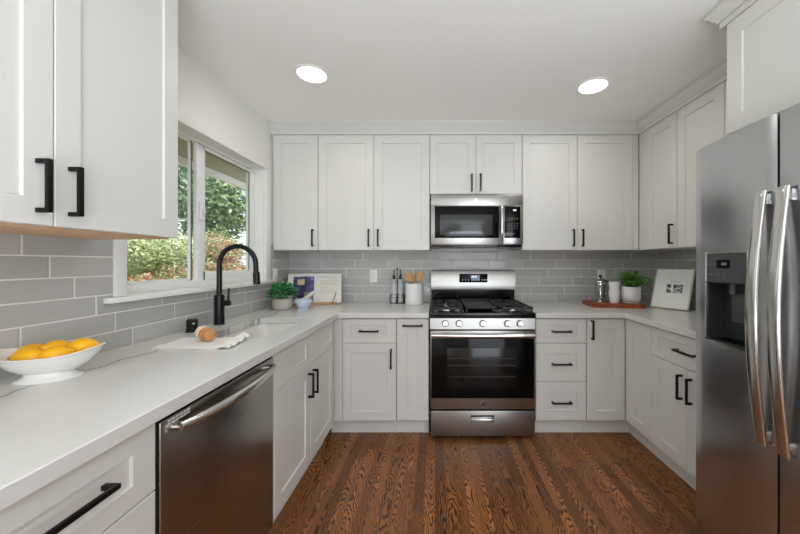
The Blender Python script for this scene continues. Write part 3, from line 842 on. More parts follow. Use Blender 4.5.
for i in range(n):
    xa = dx0 + (dx1 - dx0) * i / n; xb = dx0 + (dx1 - dx0) * (i + 1) / n
    b.loft([[(xa, yat(xa) - .002, zc), (xa, yat(xa) + .03, zc), (xa, yat(xa) + .03, dz1), (xa, yat(xa) - .002, dz1)], [(xb, yat(xb) - .002, zc), (xb, yat(xb) + .03, zc), (xb, yat(xb) + .03, dz1), (xb, yat(xb) - .002, dz1)]])
dpn = b.build('dispenser_panel', M['darkgrey'], fd)
xm = (dx0 + dx1) / 2
b = B(); b.box(xm - .035, xm + .03, yat(xm) - .004, yat(xm) + .004, 1.250, 1.284); b.build('screen', M['blackgloss'], dpn)
b = B()
for k in range(5): b.box(xm - .075 + k * .034, xm - .063 + k * .034, yat(xm) - .0035, yat(xm) + .004, 1.2225, 1.2255)
for k in (0, 1, 4, 5): b.box(xm - .078 + k * .028, xm - .068 + k * .028, yat(xm) - .0035, yat(xm) + .004, 1.263, 1.267)
b.box(xm - .012, xm + .008, yat(xm) - .0046, yat(xm) + .003, 1.262, 1.272)
b.build('panel_print', M['greyprint'], dpn)
b = B(); b.box(xm - .03, xm + .03, .03, .036, 1.04, 1.15, .002, mtx=Matrix.Translation((0, .0, 0))); b.lathe([(.012, 1.15), (.012, 1.19), (.001, 1.19)], (xm, .01, 0), 16)
b.build('dispenser_paddle', M['darkgrey'], fd)
b = B()
for k in range(7): b.box(dx0 + .02 + k * .023, dx0 + .03 + k * .023, ym + .01, .055, dz0 + .006, dz0 + .010)
b.build('drip_grille', M['blackenamel'], fd)
def fhandle(xc, par):
    b = B(); rings = []; n = 26; yb_ = bulge(xc)
    for i in range(n + 1):
        u = i / n; z = .664 + (1.512 - .664) * u
        s = math.sin(PI * u)
        yo = yb_ - .015 - .034 * s
        hw_ = .020 - .002 * (1 - s); th = .0085 - .002 * (1 - s)
        rings.append([(xc + hw_ * math.copysign(abs(math.cos(a)) ** .55, math.cos(a)), yo + th * math.copysign(abs(math.sin(a)) ** .8, math.sin(a)), z) for a in [2 * PI * k / 20 for k in range(20)]])
    b.loft(rings)
    for z in (.690, 1.486): b.box(xc - .010, xc + .010, yb_ - .024, yb_ + .002, z - .018, z + .018, .003)
    return b.build('handle', M['steel_bar'], par)
fhandle(xs - .036, fd); fhandle(xs + .036, rd)
b = B(); b.use(M['darkplastic']).box(xs - .004, xs + .004, .0, .072, .07, FH - .004); b.build('door_gap_gasket', None, r)

# ------------------------------------------------------------------ recessed ceiling lights
def downlight(label, x, y, real=True, power=1.6):
    r = thing('recessed_light', label, 'ceiling light', (x, y, ZC), 0)
    b = B(); b.lathe([(.100, -.0002), (.099, -.005), (.088, -.008), (.082, -.0045), (.082, -.0002)], seg=40, cap0=False, cap1=False); b.build('trim_ring', M['trim'], r)
    b = B(); b.lathe([(.082, -.004), (.0005, -.004)], seg=40, cap0=False, cap1=False)
    b.build('diffuser', M['lampglow'], r)
    l = bpy.data.lights.new('recessed_light_lamp', 'AREA'); l.shape = 'DISK'; l.size = .16; l.energy = power; l.color = (1, .97, .93)
    l.spread = R(165)
    lo = bpy.data.objects.new('recessed_light_lamp', l); COL.objects.link(lo); lo.parent = r; lo.location = (0, 0, -.012)
    return r
downlight('round recessed ceiling light on the left, above the sink side', -.745, 1.949)
downlight('round recessed ceiling light on the right, nearer the refrigerator', 1.021, 2.081)

# ------------------------------------------------------------------ outlets
def outlet(label, loc, rz, rocker):
    r = thing('wall_outlet' if not rocker else 'light_switch', label, 'outlet' if not rocker else 'switch', loc, rz)
    b = B(); b.box(-.036, .036, -.005, 0, -.058, .058, .0025); b.build('cover_plate', M['plastic_white'], r)
    b = B(); b.box(-.017, .017, -.008, -.004, -.034, .034, .001)
    if not rocker:
        for z in (-.019, .019):
            for x in (-.006, .006): b.box(x - .001, x + .001, -.0084, -.0079, z - .004, z + .004)
    b.build('rocker' if rocker else 'socket', mat('switch_white', srgb(226, 225, 220), .35), r)
    return r
outlet('white wall switch on the tiles between the cookbook and the oil bottles', (-.566, YB - .007, 1.151), 0, True)
outlet('white outlet on the tiles behind the french press', (1.528, YB - .007, 1.151), 0, False)
outlet('white outlet on the left wall between the window and the corner', (XL + .007, 2.70, 1.165), PI / 2, False)

# ------------------------------------------------------------------ faucet and button
FX, FY = -1.268, 1.893
r = thing('faucet', 'tall matte black gooseneck faucet behind the sink', 'faucet', (FX, FY, CT))
b = B(); b.lathe([(.0295, 0), (.0295, .004), (.0265, .006), (.0265, .163), (.0245, .172), (.018, .176)], seg=28); b.build('base', M['faucet'], r)
b = B(); ra = .107; zc = .352
pts = [(0, 0, .17), (0, 0, .25), (0, 0, .32), (0, 0, zc)] + [(ra - ra * math.cos(a), 0, zc + ra * math.sin(a)) for a in [PI * k / 22 for k in range(1, 23)]] + [(2 * ra + .001, 0, zc - .03), (2 * ra + .003, 0, zc - .06)]
b.tube(pts, .0143, 18); b.build('spout', M['faucet'], r)
b = B(); b.tube([(2 * ra + .002, 0, zc - .045), (2 * ra + .003, 0, zc - .052), (2 * ra + .006, 0, zc - .115), (2 * ra + .006, 0, zc - .118)], [.0165, .019, .019, .016], 20); b.build('spray_head', M['faucet'], r)
b = B(); b.tube([(.02, 0, .125), (.060, 0, .125), (.062, 0, .125)], [.0165, .0165, .014], 20)
b.tube([(.052, 0, .130), (.054, 0, .165), (.056, 0, .212)], [.0065, .006, .0045], 10); b.build('lever', M['faucet'], r)

r = thing('soap_dispenser', 'short black cylinder on the counter left of the faucet', 'air gap', (-1.275, 1.69, CT))
b = B(); b.lathe([(.030, 0), (.030, .003), (.026, .006), (.0255, .020), (.0235, .022), (.0235, .025), (.0255, .027), (.0255, .062), (.022, .066), (.0005, .066)], seg=28); b.build('cap', M['faucet'], r)
b = B(); b.box(.0045, .0165, -.0245, -.0205, .042, .049, .0004, mtx=Matrix.Rotation(R(25), 4, 'Z')); b.build('mark', M['print'], r, label='small white mark')

# ------------------------------------------------------------------ towel and brush
def smooth_noise(x, y): return math.sin(x * 31 + y * 17) * .5 + math.sin(x * 13 - y * 43 + 2) * .5
def towel():
    b = B(); tb = bmesh.new()
    # corners of the folded cloth in plan
    c0, c1, c2, c3 = Vector((-1.175, 1.338)), Vector((-.862, 1.352)), Vector((-.885, 1.535)), Vector((-1.185, 1.515))
    nx, ny = 44, 22
    def P3(u, v, lay):
        p = c0.lerp(c1, u).lerp(c3.lerp(c2, u), v)
        z = .0035 + lay * .005 + .0014 * smooth_noise(p.x * 2.2, p.y * 2.2)
        f = max(0, (u - .80) / .2); z += .020 * math.sin(min(1, f) * PI * .8) * (0.35 + .65 * v) + .004 * f * math.sin(v * 19)
        f2 = max(0, 1 - abs(v - .25 - .5 * u) / .06); z += .002 * f2
        return (p.x - .01 * lay * f, p.y + .006 * math.sin(u * 9) * lay, CT + z)
    for lay in (0, 1):
        top = [[tb.verts.new(P3(i / nx, j / ny, lay)) for j in range(ny + 1)] for i in range(nx + 1)]
        bot = [[tb.verts.new((v.co.x, v.co.y, max(CT + .0004, v.co.z - .0042))) for v in row] for row in top]
        for i in range(nx):
            for j in range(ny):
                tb.faces.new([top[i][j], top[i + 1][j], top[i + 1][j + 1], top[i][j + 1]])
                tb.faces.new([bot[i][j], bot[i][j + 1], bot[i + 1][j + 1], bot[i + 1][j]])
        for i in range(nx):
            tb.faces.new([bot[i][0], bot[i + 1][0], top[i + 1][0], top[i][0]]); tb.faces.new([top[i][ny], top[i + 1][ny], bot[i + 1][ny], bot[i][ny]])
        for j in range(ny):
            tb.faces.new([top[0][j], top[0][j + 1], bot[0][j + 1], bot[0][j]]); tb.faces.new([bot[nx][j], bot[nx][j + 1], top[nx][j + 1], top[nx][j]])
    b.merge(tb); return b.build('dish_towel', M['linen'])
tag(towel(), 'folded white cloth lying on the counter in front of the sink', 'towel')
r = thing('scrub_brush', 'small round wooden scrub brush lying on the white cloth', 'brush', (-1.036, 1.455, CT + .0105), R(-28))
mt = Matrix.Translation((0, 0, .031)) @ Matrix.Rotation(R(97), 4, 'Y')
b = B(); b.lathe([(.0005, -.040), (.020, -.040), (.029, -.034), (.031, -.022), (.029, -.008), (.024, -.004)], seg=36, mtx=mt)
b.build('bristles', M['bristle'], r, label='pale stiff bristles')
b = B(); b.lathe([(.024, -.006), (.029, -.004), (.030, .004), (.027, .010), (.019, .013)], seg=32, mtx=mt); b.build('ferrule', M['knobwood'], r)
b = B(); b.lathe([(.017, .010), (.017, .014), (.024, .020), (.0265, .030), (.024, .040), (.015, .046), (.0005, .048)], seg=32, mtx=mt); b.build('knob', M['knobwood'], r)

# ------------------------------------------------------------------ fruit bowl with lemons
ang = R(20)
r = thing('fruit_bowl', 'white oval footed bowl holding lemons at the left edge', 'bowl', (-1.208, 1.010, CT), ang)
b = B(); a_, b_ = .130, .086; seg = 56
def brim(k, sc_, z, lift):
    t0 = 2 * PI * k / seg; c_, s_ = math.cos(t0), math.sin(t0)
    return (a_ * sc_ * c_, b_ * sc_ * s_, z + lift * abs(c_) ** 3)
prof_o = [(.42, .022, 0), (.55, .027, .001), (.75, .043, .005), (.90, .062, .012), (1.0, .077, .018), (1.03, .079, .018)]
prof_i = [(1.0, .081, .018), (.88, .064, .012), (.70, .043, .005), (.50, .031, .001), (.2, .027, 0), (.005, .026, 0)]
b.loft([[brim(k, s_, z, l) for k in range(seg)] for s_, z, l in prof_o + prof_i], cap0=True, cap1=True)
b.build('bowl', M['white_ceramic'], r)
b = B(); b.lathe([(.105, 0), (.108, .002), (.104, .006), (.088, .011), (.078, .018), (.076, .028)], seg=48, sx=.72, sy=.58); b.build('foot', M['white_ceramic'], r)
def lemon(label, x, y, z, s=1.0, rot=(0, 0, 0)):
    r_ = thing('lemon', label, 'lemon', (x, y, CT + z - .034 * s), 0, None)
    b = B(); prof = []
    for i in range(19):
        u = i / 18; xx = -.046 + .092 * u
        rr = .0335 * math.sin(PI * u) ** .62 if 0 < u < 1 else 0.0005
        prof.append((rr, xx))
    prof = [(.0005, -.050), (.004, -.049), (.0055, -.046)] + prof[2:-2] + [(.0055, .046), (.004, .0485), (.0005, .050)]
    mt_ = Matrix.Translation((0, 0, .034 * s)) @ Matrix.Rotation(rot[2], 4, 'Z') @ Matrix.Rotation(rot[1], 4, 'Y') @ Matrix.Rotation(R(90), 4, 'Y') @ Matrix.Scale(s, 4)
    b.lathe(prof, seg=28, mtx=mt_); b.build('peel', M['lemon'], r_)
    b = B(); b.lathe([(.0045, -.0505), (.003, -.052), (.0005, -.0515)], seg=10, mtx=mt_); b.build('stem_end', M['spoonwood'], r_)
    return r_
lemon('orange-yellow lemon at the front left of the bowl', -1.230, .978, .072, .95, (0, R(3), R(14)))
lemon('orange-yellow lemon at the back left of the bowl, behind the front one', -1.270, 1.014, .076, .90, (0, R(-6), R(52)))
lemon('orange-yellow lemon in the middle of the bowl', -1.214, 1.036, .082, .93, (0, R(22), R(82)))
lemon('orange-yellow lemon on the right with its tip towards the viewer', -1.168, .990, .076, .88, (0, R(-14), R(40)))
lemon('orange-yellow lemon at the far right of the bowl by the rim', -1.152, 1.050, .086, .90, (0, R(-10), R(25)))

# ------------------------------------------------------------------ left corner: plant, mortar, cookbook
r = thing('potted_plant', 'small bushy green plant in a round stone pot in the left corner', 'plant', (-1.190, 2.515, CT))
b = B(); b.lathe([(.052, 0), (.066, .006), (.073, .025), (.074, .055), (.068, .082), (.063, .086), (.060, .083), (.060, .070), (.0005, .070)], seg=36); b.build('pot', M['stone_pot'], r)
b = B(); b.lathe([(.0595, .068), (.0595, .074), (.0005, .078)], seg=24); b.build('soil', M['soil'], r)
b = B(); rnd = random.Random(3)
def leafquad(b, p, d, n, L, W):
    d = d.normalized(); s_ = d.cross(n).normalized(); n2 = s_.cross(d).normalized()
    pts = [p, p + d * L * .35 + s_ * W, p + d * L * .8 + s_ * W * .6 - n2 * L * .05, p + d * L - n2 * L * .15, p + d * L * .8 - s_ * W * .6 - n2 * L * .05, p + d * L * .35 - s_ * W]
    mid = p + d * L * .45 - n2 * W * .25
    vs = [b.bm.verts.new(q) for q in pts]; vm = b.bm.verts.new(mid)
    for i in range(6):
        f = b.bm.faces.new([vs[i], vs[(i + 1) % 6], vm]); f.material_index = b.mi
for i in range(620):
    th = rnd.uniform(0, 2 * PI); ph = math.acos(rnd.uniform(-.35, 1)); rr = rnd.uniform(.55, 1.0)
    dv = Vector((math.sin(ph) * math.cos(th), math.sin(ph) * math.sin(th), math.cos(ph)))
    p = Vector((dv.x * .098 * rr, dv.y * .092 * rr, .125 + dv.z * .072 * rr))
    leafquad(b, p, dv + Vector((rnd.uniform(-.6, .6), rnd.uniform(-.6, .6), rnd.uniform(-.3, .6))), Vector((rnd.uniform(-.4, .4), rnd.uniform(-.4, .4), 1)), rnd.uniform(.022, .034), rnd.uniform(.009, .013))
for i in range(26):
    th = rnd.uniform(0, 2 * PI); e = Vector((math.cos(th) * .07, math.sin(th) * .065, rnd.uniform(.11, .17)))
    b.tube([(e.x * .3, e.y * .3, .072), (e.x * .7, e.y * .7, .11), e], .0016, 5)
b.build('foliage', M['leaf'], r, smooth=False)

r = thing('mortar', 'pale blue mortar bowl beside the small green plant', 'mortar', (-1.036, 2.535, CT))
b = B(); b.lathe([(.036, 0), (.038, .004), (.034, .010), (.050, .026), (.063, .052), (.067, .074), (.066, .077), (.062, .076), (.056, .050), (.040, .028), (.0005, .022)], seg=36); b.build('bowl', M['bluebowl'], r)
b = B(); b.tube([(-.022, -.01, .047), (-.010, -.004, .060), (.02, .008, .083), (.050, .018, .108), (.068, .024, .124), (.075, .027, .130)], [.012, .018, .0165, .0135, .016, .009], 16)
pe = b.build('pestle', M['marble']); pe.location = (-1.036, 2.535, CT); tag(pe, 'marble pestle leaning in the pale blue mortar', 'pestle')

# cookbook on its stand
bk_rot = R(14)
r = thing('cookbook_stand', 'low wooden stand carrying the open cookbook', 'book stand', (-1.037, 2.765, CT), bk_rot)
b = B(); b.box(-.19, .19, -.018, .055, 0, .012, .003); b.box(-.19, .19, -.022, -.012, .0, .022, .003); b.build('ledge', M['spoonwood'], r)
mt = Matrix.Translation((0, .022, .012)) @ Matrix.Rotation(R(-19), 4, 'X')
b = B(); b.box(-.16, .16, .016, .022, 0, .20, .002, mtx=mt); b.build('back_rest', M['spoonwood'], r)
b = B(); b.tube([(.15, -.02, .008), (.152, -.024, .03), (.168, -.012, .06), (.180, -.002, .105)], .0028, 8); b.build('page_holder', M['black'], r, label='thin black wire page holder')
r = thing('cookbook', 'open cookbook with a dark purple photo page and a white text page', 'book', (-1.037, 2.765, CT + .0125), bk_rot)
mtb = Matrix.Translation((0, .000, .001)) @ Matrix.Rotation(R(-19), 4, 'X')
def page(sgn):
    b = B(); n = 12; W, H = .222, .268; rings = []
    for i in range(n + 1):
        u = i / n; x = sgn * W * u; y = -.010 * math.sin(PI * min(1, u * 1.6)) * (1 - .5 * u) + .004
        rings.append([(x, y, .0), (x, .013, .0), (x, .013, H), (x, y, H)])
    if sgn < 0: rings = rings[::-1]
    b.loft(rings, mtx=mtb); return b
page(-1).build('left_page', M['paper'], r); page(1).build('right_page', M['paper'], r)
b = B(); b.box(-.226, .226, .0132, .0160, -.002, .271, .001, mtx=mtb); b.build('cover', mat('book_cover', srgb(150, 150, 160), .5), r)
# photo on the left page
m = mat('cookbook_photo', (.1, .08, .2), .35, vary=0); t = NT(m); c = t.coords()
vz = t.node('ShaderNodeTexVoronoi'); t.put(vz.inputs[0], c); vz.inputs['Scale'].default_value = 14
colr = t.ramp(t.noise(c, 16, 4, .65), [(.3, srgb(36, 30, 58)), (.52, srgb(62, 52, 98)), (.66, srgb(118, 116, 164)), (.8, srgb(176, 172, 196))])
sp = t.math('SUBTRACT', 1, t.smooth(vz.outputs['Distance'], .22, .34))
sepc = t.sep(c)
lower = t.smooth(t.noise(c, 5, 1), .52, .56)
colr = t.mix(t.math('MULTIPLY', sp, lower), colr, srgb(196, 176, 110))
t.l.new(colr, P(m).inputs['Base Color'])
def onpage(b, x0, x1, z0, z1, off=.0008):
    n = 10; W = .222
    def yy(x): u = abs(x) / W; return -.010 * math.sin(PI * min(1, u * 1.6)) * (1 - .5 * u) + .004 - off
    for i in range(n):
        xa = x0 + (x1 - x0) * i / n; xb = x0 + (x1 - x0) * (i + 1) / n
        b.quad([mtb @ Vector(p) for p in ((xa, yy(xa), z0), (xb, yy(xb), z0), (xb, yy(xb), z1), (xa, yy(xa), z1))])
b = B(); onpage(b, -.178, -.008, .018, .240); b.build('photo', m, r, label='dark purple food photograph')
b = B(); onpage(b, -.145, -.085, .165, .215, .0014); b.build('plate_picture', mat('plate_print', srgb(196, 184, 130), .5, vary=.35, vscale=60), r)
b = B(); onpage(b, -.085, -.015, .03, .10, .0014); b.build('leaf_picture', mat('leaf_print', srgb(120, 122, 78), .5, vary=.5, vscale=70), r)
b = B(); rl = random.Random(5)
for i in range(13):
    z = .235 - i * .0125
    if i in (2, 7): continue
    onpage(b, .045, rl.uniform(.13, .19), z, z + .0028)
b.build('text', mat('page_text', srgb(176, 172, 166), .7), r)

# ------------------------------------------------------------------ oil bottles in rack
def bottle(label, x, y):
    r = thing('oil_bottle', label, 'bottle', (x, y, CT + .004), 0)
    b = B(); s = [(.0225, 0), (.0235, .003), (.0235, .135), (.021, .155), (.011, .185), (.0095, .195), (.0095, .218), (.0105, .220)]
    b.lathe(s, seg=24, cap1=True); b.build('glass_body', M['bottle_clear'], r)
    b = B(); b.lathe([(.0205, .004), (.0205, .085), (.0005, .085)], seg=20); b.build('oil', mat('pale_oil', (.95, .95, .90), .05, trans=.45, vary=0), r, label='clear pale contents')
    b = B(); b.lathe([(.0125, .212), (.0135, .216), (.0135, .236), (.011, .243), (.0055, .248), (.0045, .275), (.004, .300), (.0005, .300)], seg=18); b.build('pourer', M['blackenamel'], r, label='black pourer cap')
bottle('glass oil bottle on the left in the wire rack', -.3665, 2.885)
bottle('glass oil bottle on the right in the wire rack, beside the utensil crock', -.3105, 2.885)
r = thing('bottle_rack', 'black wire rack holding two glass oil bottles', 'rack', (-.3385, 2.885, CT))
b = B(); b.box(-.062, .062, -.033, .033, 0, .0035, .001); b.build('base', M['black'], r)
b = B()
ring = [(.062, 0), (.062, .033), (0, .033), (-.062, .033), (-.062, -.033), (0, -.033), (.062, -.033), (.062, 0)]
for z in (.055, .078): b.tube([(x, y, z) for x, y in ring], .0018, 6)
for x, y in ring[:-1]: b.tube([(x, y, .002), (x, y, .078)], .0018, 6)
b.build('wire_basket', M['black'], r)
b = B(); b.tube([(0, 0, .003), (0, 0, .18), (0, 0, .300)], .0028, 8); b.lathe([(.003, .295), (.007, .300), (.006, .312), (.0005, .315)], seg=12); b.build('handle', M['black'], r)

# ------------------------------------------------------------------ utensil crock
KX, KY = -.182, 2.815
r = thing('utensil_crock', 'white cylindrical crock holding wooden spoons left of the stove', 'crock', (KX, KY, CT))
b = B(); b.lathe([(.072, 0), (.076, .003), (.075, .10), (.073, .180), (.071, .183), (.069, .180), (.070, .01), (.0005, .008)], seg=40); b.build('jar', M['matte_ceramic'], r)
def basis(d):
    x = (Vector((1, 0, 0)) - d * d.x).normalized(); y = d.cross(x)
    return Matrix((x, y, d)).transposed().to_4x4()
def spoon(label, dx, top, tilt_r, kind):
    r = thing('wooden_spoon', label, 'spoon', (KX, KY, CT), 0)
    b = B(); foot = Vector((-dx * .5, 0, .012)); tip = Vector((dx, tilt_r, top))
    d = (tip - foot).normalized()
    b.tube([foot, foot.lerp(tip, .5), tip - d * .06], .0055, 10); b.build('shaft', M['spoonwood'], r)
    b = B(); mt_ = Matrix.Translation(tip - d * .035) @ basis(d)
    n = 20; rings = []
    for i in range(n + 1):
        a = PI * i / n; rr = max(.0005, math.sin(a)); z = -.044 * math.cos(a)
        wd = .031 * rr ** (.8 if kind else .6)
        rings.append([(wd * math.cos(q), -.006 * rr * math.sin(q) + (.004 * rr if kind else 0) * (1 - math.cos(q) ** 2), z) for q in [2 * PI * k / 20 for k in range(20)]])
    b.loft(rings, mtx=mt_); b.build('head', M['spoonwood'], r)
spoon('wooden spoon leaning left in the white crock', -.056, .270, .0, True)
spoon('wooden spatula leaning right in the white crock', .062, .280, .01, False)
spoon('wooden spoon standing at the back of the crock, tip towards the bottles', -.030, .256, .045, True)

# ------------------------------------------------------------------ right counter: board, press, cups, fern, print
BT = .030
b = B()
poly = [(1.275, 2.600), (1.34, 2.588), (1.42, 2.578), (1.50, 2.556), (1.58, 2.545), (1.655, 2.525), (1.672, 2.56), (1.690, 2.66), (1.705, 2.775), (1.60, 2.80), (1.48, 2.815), (1.38, 2.845), (1.305, 2.855), (1.292, 2.76), (1.283, 2.68)]
poly_l = [(x - 1.28, y - 2.60) for x, y in poly]
b.prism(poly_l, 0, BT, bev=.004)
o = b.build('serving_board', M['board']); o.location = (1.28, 2.60, CT); tag(o, 'reddish brown wooden serving board on the right counter', 'board')
ZB = CT + BT
r = thing('french_press', 'glass french press with a steel lid on the wooden board', 'french press', (1.420, 2.765, ZB))
b = B(); b.lathe([(.040, .004), (.0425, .006), (.0425, .160), (.044, .166), (.0415, .166), (.0405, .010), (.0005, .008)], seg=32); b.build('glass_beaker', M['thin_glass'], r)
b = B()
b.lathe([(.046, 0), (.046, .012), (.0435, .012), (.0435, .004), (.0005, .004)], seg=32)
for k in range(4):
    a = PI / 4 + k * PI / 2; b.box(-.004, .004, -.001, .001, .01, .165, mtx=Matrix.Translation((.0445 * math.cos(a), .0445 * math.sin(a), 0)) @ Matrix.Rotation(a + PI / 2, 4, 'Z'))
b.lathe([(.0455, .146), (.0455, .156), (.0440, .156), (.0440, .146)], seg=32)
b.build('steel_frame', M['chrome'], r)
b = B(); b.lathe([(.047, .162), (.049, .166), (.047, .176), (.030, .186), (.010, .190), (.0005, .190)], seg=32); b.build('lid', M['chrome'], r)
b = B(); b.tube([(0, 0, .19), (0, 0, .212)], .0025, 8); b.lathe([(.004, .205), (.011, .209), (.013, .217), (.009, .225), (.0005, .227)], seg=18); b.build('plunger_knob', M['blackenamel'], r)
b = B(); b.lathe([(.036, .030), (.038, .034), (.036, .038), (.0005, .038)], seg=24); b.tube([(0, 0, .036), (0, 0, .19)], .0025, 8); b.build('plunger', M['chrome'], r)
b = B(); b.tube([(.034, .030, .158), (.054, .044, .155), (.060, .050, .12), (.060, .050, .06), (.054, .044, .03), (.034, .030, .03)], .006, 10); b.build('handle', M['blackenamel'], r)

cprof = [(.031, 0), (.034, .003), (.040, .055), (.0455, .098), (.0455, .101), (.0435, .101), (.038, .055), (.032, .008), (.0005, .006)]
CX, CY = 1.488, 2.672
b = B(); b.lathe(cprof, seg=32); o = b.build('cup', M['white_ceramic']); o.location = (CX, CY, ZB); tag(o, 'white handleless cup, lower one of the stack on the board', 'cup', 'stacked white cups')
b = B(); b.lathe([(.0305, 0), (.033, .003), (.0365, .02), (.0385, .070), (.046 , .098), (.046, .101), (.0435, .101), (.0365, .06), (.031, .008), (.0005, .006)], seg=32); o = b.build('cup', M['white_ceramic']); o.location = (CX, CY, ZB + .072); tag(o, 'white handleless cup, upper one of the stack on the board', 'cup', 'stacked white cups')
r = thing('black_spoon', 'long black spoon resting in the upper white cup', 'spoon', (CX, CY, ZB + .080), 0)
b = B(); b.tube([(.018, 0, .004), (-.020, .006, .078), (-.070, .014, .107), (-.108, .02, .130)], [.005, .0042, .0035, .003], 8); b.build('shaft', M['blackenamel'], r)

PX, PY = 1.618, 2.660
r = thing('potted_fern', 'green fern in a white pot on the wooden board', 'plant', (PX, PY, ZB))
b = B(); b.lathe([(.058, .0), (.062, .003), (.062, .012), (.050, .016)], seg=36); b.build('saucer', mat('saucer_blush', srgb(214, 196, 184), .5), r)
b = B(); b.lathe([(.048, .013), (.062, .020), (.070, .034), (.071, .132), (.069, .135), (.066, .132), (.065, .110), (.0005, .110)], seg=40); b.build('pot', M['matte_ceramic'], r)
b = B(); b.lathe([(.0645, .108), (.0645, .114), (.0005, .118)], seg=24); b.build('soil', M['soil'], r)
b = B(); rnd = random.Random(11)
for i in range(90):
    th = rnd.uniform(0, 2 * PI); out = rnd.uniform(.04, .16) * (1.1 if math.cos(th) > 0 else .75); hgt = rnd.uniform(.06, .155) * (1.15 - out * 2.2)
    if math.sin(th) < -.3: out *= .8
    cx_, cy_ = math.cos(th), math.sin(th); prev = None; n = 13
    pts = []
    for k in range(n + 1):
        u = k / n
        pts.append(Vector((cx_ * (.015 + out * u), cy_ * (.015 + out * u), .112 + hgt * math.sin(PI * .5 * min(1, u * 1.25)) - .05 * max(0, u - .6) * out * 12)))
    b.tube(pts, [.0014] * (n + 1), 4)
    for k in range(2, n):
        d = (pts[k + 1] - pts[k - 1]).normalized() if k < n else (pts[k] - pts[k - 1]).normalized()
        sd = d.cross(Vector((0, 0, 1))).normalized(); L = .020 * (1 - abs(k / n - .45) * 1.1)
        for s_ in (1, -1):
            leafquad(b, pts[k], sd * s_ + d * .55, Vector((0, 0, 1)) + d * .1, L * 1.25, .0055)
b.build('fronds', M['fern'], r, smooth=False)

# framed print leaning in the right corner
e0, e1 = Vector((1.741, 2.612)), Vector((1.872, 2.383))
ed = (e1 - e0); FWd = ed.length; az = math.atan2(ed.y, ed.x)
lean = math.asin(.112 / .33)
r = thing('framed_print', 'white framed print leaning against the wall in the right corner', 'picture', (e0.x, e0.y, CT + .0005), az)
mtp = Matrix.Rotation(-lean, 4, 'X')
FHt = .328
b = B()
fw_ = .009
for (x0, x1, z0, z1) in ((0, fw_, 0, FHt), (FWd - fw_, FWd, 0, FHt), (fw_, FWd - fw_, 0, fw_), (fw_, FWd - fw_, FHt - fw_, FHt)): b.box(x0, x1, -.0, .016, z0 + .006, z1 + .006, .001, mtx=mtp)
b.build('frame', M['frame_white'], r)
b = B(); b.box(.004, FWd - .004, .0155, .018, .008, FHt + .002, mtx=mtp); b.build('backing', M['darkplastic'], r)
b = B(); b.box(fw_, FWd - fw_, .003, .006, fw_ + .006, FHt - fw_ + .006, mtx=mtp); b.build('mat_board', M['mat_board'], r)
m = mat('small_photos', (.5, .5, .5), .5, vary=0); t = NT(m); c = t.coords()
t.l.new(t.ramp(t.noise(c, 70, 3, .6), [(.42, srgb(36, 42, 40)), (.52, srgb(120, 128, 124)), (.6, srgb(226, 226, 220))]), P(m).inputs['Base Color'])
b = B()
for (x0, x1, z0, z1) in ((.095, .125, .17, .205), (.095, .128, .135, .165), (.140, .165, .172, .205), (.168, .205, .170, .205), (.142, .172, .135, .168), (.175, .205, .135, .167)):
    b.box(x0, x1, .0022, .0031, z0, z1, mtx=mtp)
b.build('pictures', m, r, label='cluster of small dark photographs')
b = B()
for k in range(6): b.box(.118 + k * .012, .124 + k * .012, .0024, .0031, .224, .229, mtx=mtp)
b.build('caption', M['greyprint'], r)

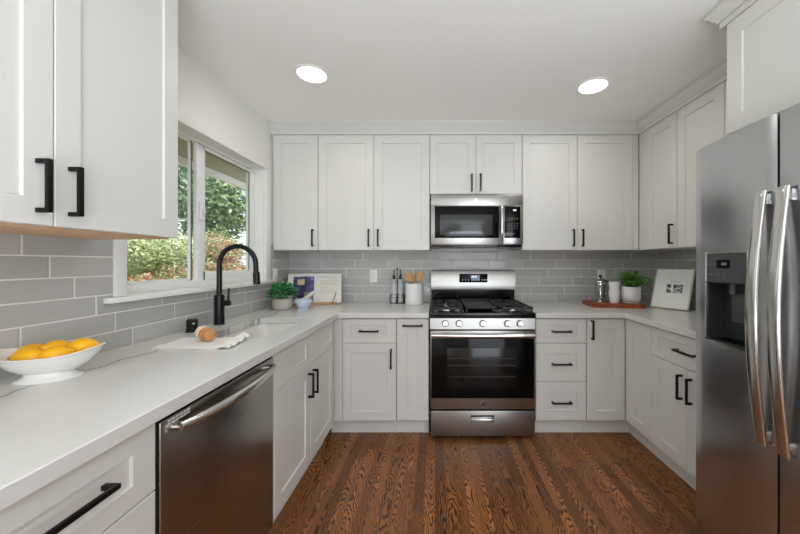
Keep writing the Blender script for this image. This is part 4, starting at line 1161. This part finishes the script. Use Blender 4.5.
# ------------------------------------------------------------------ garden outside the window
def gz(x): return min(1.15, -.3 + max(0, (-x - 1.9)) * .42)
tb = bmesh.new(); n = 16; gv = {}
for i in range(n + 1):
    for j in range(n + 1):
        x = -1.52 - 22 * i / n; y = -6 + 28 * j / n
        z = gz(x) + .06 * math.sin(x * 1.3 + y * .7)
        gv[i, j] = tb.verts.new((x, y, z))
for i in range(n):
    for j in range(n): tb.faces.new([gv[i, j], gv[i, j + 1], gv[i + 1, j + 1], gv[i + 1, j]])
b = B(); b.merge(tb); gr = b.build('garden_ground', M['ground']); gr['kind'] = 'structure'
def bush(name, label, cat, x, y, rx, rz_, ms, n, size, seed, group, z=None, trunk=0):
    r = thing(name, label, cat, (x, y, (gz(x) - .15) if z is None else z), 0, group)
    rn = random.Random(seed); b = B()
    lobes = [(rn.uniform(-.45, .45) * rx, rn.uniform(-.45, .45) * rx, trunk + rz_ * rn.uniform(.55, 1.35), rn.uniform(.45, .7)) for _ in range(9)]
    for i in range(n):
        lx, ly, lz, ls = rn.choice(lobes)
        th = rn.uniform(0, 2 * PI); ct = rn.uniform(-1, 1); st = math.sqrt(1 - ct * ct)
        dv = Vector((st * math.cos(th), st * math.sin(th), ct)); q = rn.uniform(.7, 1.05)
        p = Vector((lx + dv.x * rx * ls * q, ly + dv.y * rx * ls * q, lz + dv.z * rz_ * ls * q))
        s_ = size * rn.uniform(.6, 1.3)
        a = Vector((rn.uniform(-1, 1), rn.uniform(-1, 1), rn.uniform(-.6, .6))).normalized(); c_ = a.cross(dv + Vector((.01, .02, .3))).normalized()
        b.quad([p - a * s_, p + c_ * s_ * .5, p + a * s_, p - c_ * s_ * .5])
    b.build('foliage', ms, r, smooth=False)
    b = B(); h = trunk + rz_
    b.tube([(0, 0, 0), (.05, .02, h * .5), (0, 0, h)], [.03 + trunk * .05, .03 + trunk * .03, .015], 8); b.build('stem', M['bark'], r)
    return r
rn = random.Random(21)
k = 0
for (x, y, rx, rz_, kind) in [(-3.9, 4.1, .55, .42, 0), (-4.0, 5.0, .6, .40, 0), (-3.7, 5.9, .55, .36, 0), (-4.3, 6.7, .6, .42, 0), (-3.6, 3.3, .5, .34, 0),
                              (-5.2, 5.0, .75, .50, 1), (-5.3, 6.3, .8, .52, 1), (-5.2, 7.7, .8, .55, 0), (-4.2, 8.2, .7, .5, 1), (-6.6, 7.2, .9, .6, 1), (-6.4, 9.2, .9, .6, 1)]:
    bush('flowering_shrub' if kind == 0 else 'lime_shrub', 'low pink-tipped shrub on the bank outside the window' if kind == 0 else 'pale lime-green shrub on the bank outside the window', 'shrub',
         x, y, rx, rz_, M['g_pink'] if kind == 0 else M['g_lime'], 5000, .030, 100 + k, 'pink-tipped shrubs outside the window' if kind == 0 else 'lime shrubs outside the window'); k += 1
for (x, y, rx, rz_, kind, tk) in [(-8.2, 6.2, 1.35, 1.7, 0, .2), (-8.4, 9.2, 1.45, 2.1, 1, .2), (-8.0, 12.3, 1.5, 2.2, 0, .3), (-7.4, 15.6, 1.6, 2.3, 1, .2), (-12.3, 8.2, 1.9, 3.0, 1, .8), (-12.3, 12.4, 2.0, 3.2, 0, .8), (-12.3, 17.0, 2.2, 3.4, 1, .6), (-5.6, 19.2, 1.7, 2.6, 0, .4)]:
    bush('garden_tree', 'mid-green leafy tree seen through the window' if kind == 0 else 'dark green tree seen through the window', 'tree',
         x, y, rx, rz_, M['g_mid'] if kind == 0 else M['g_dark'], 4200, .10, 200 + k, 'mid-green trees outside the window' if kind == 0 else 'dark green trees outside the window', trunk=tk); k += 1
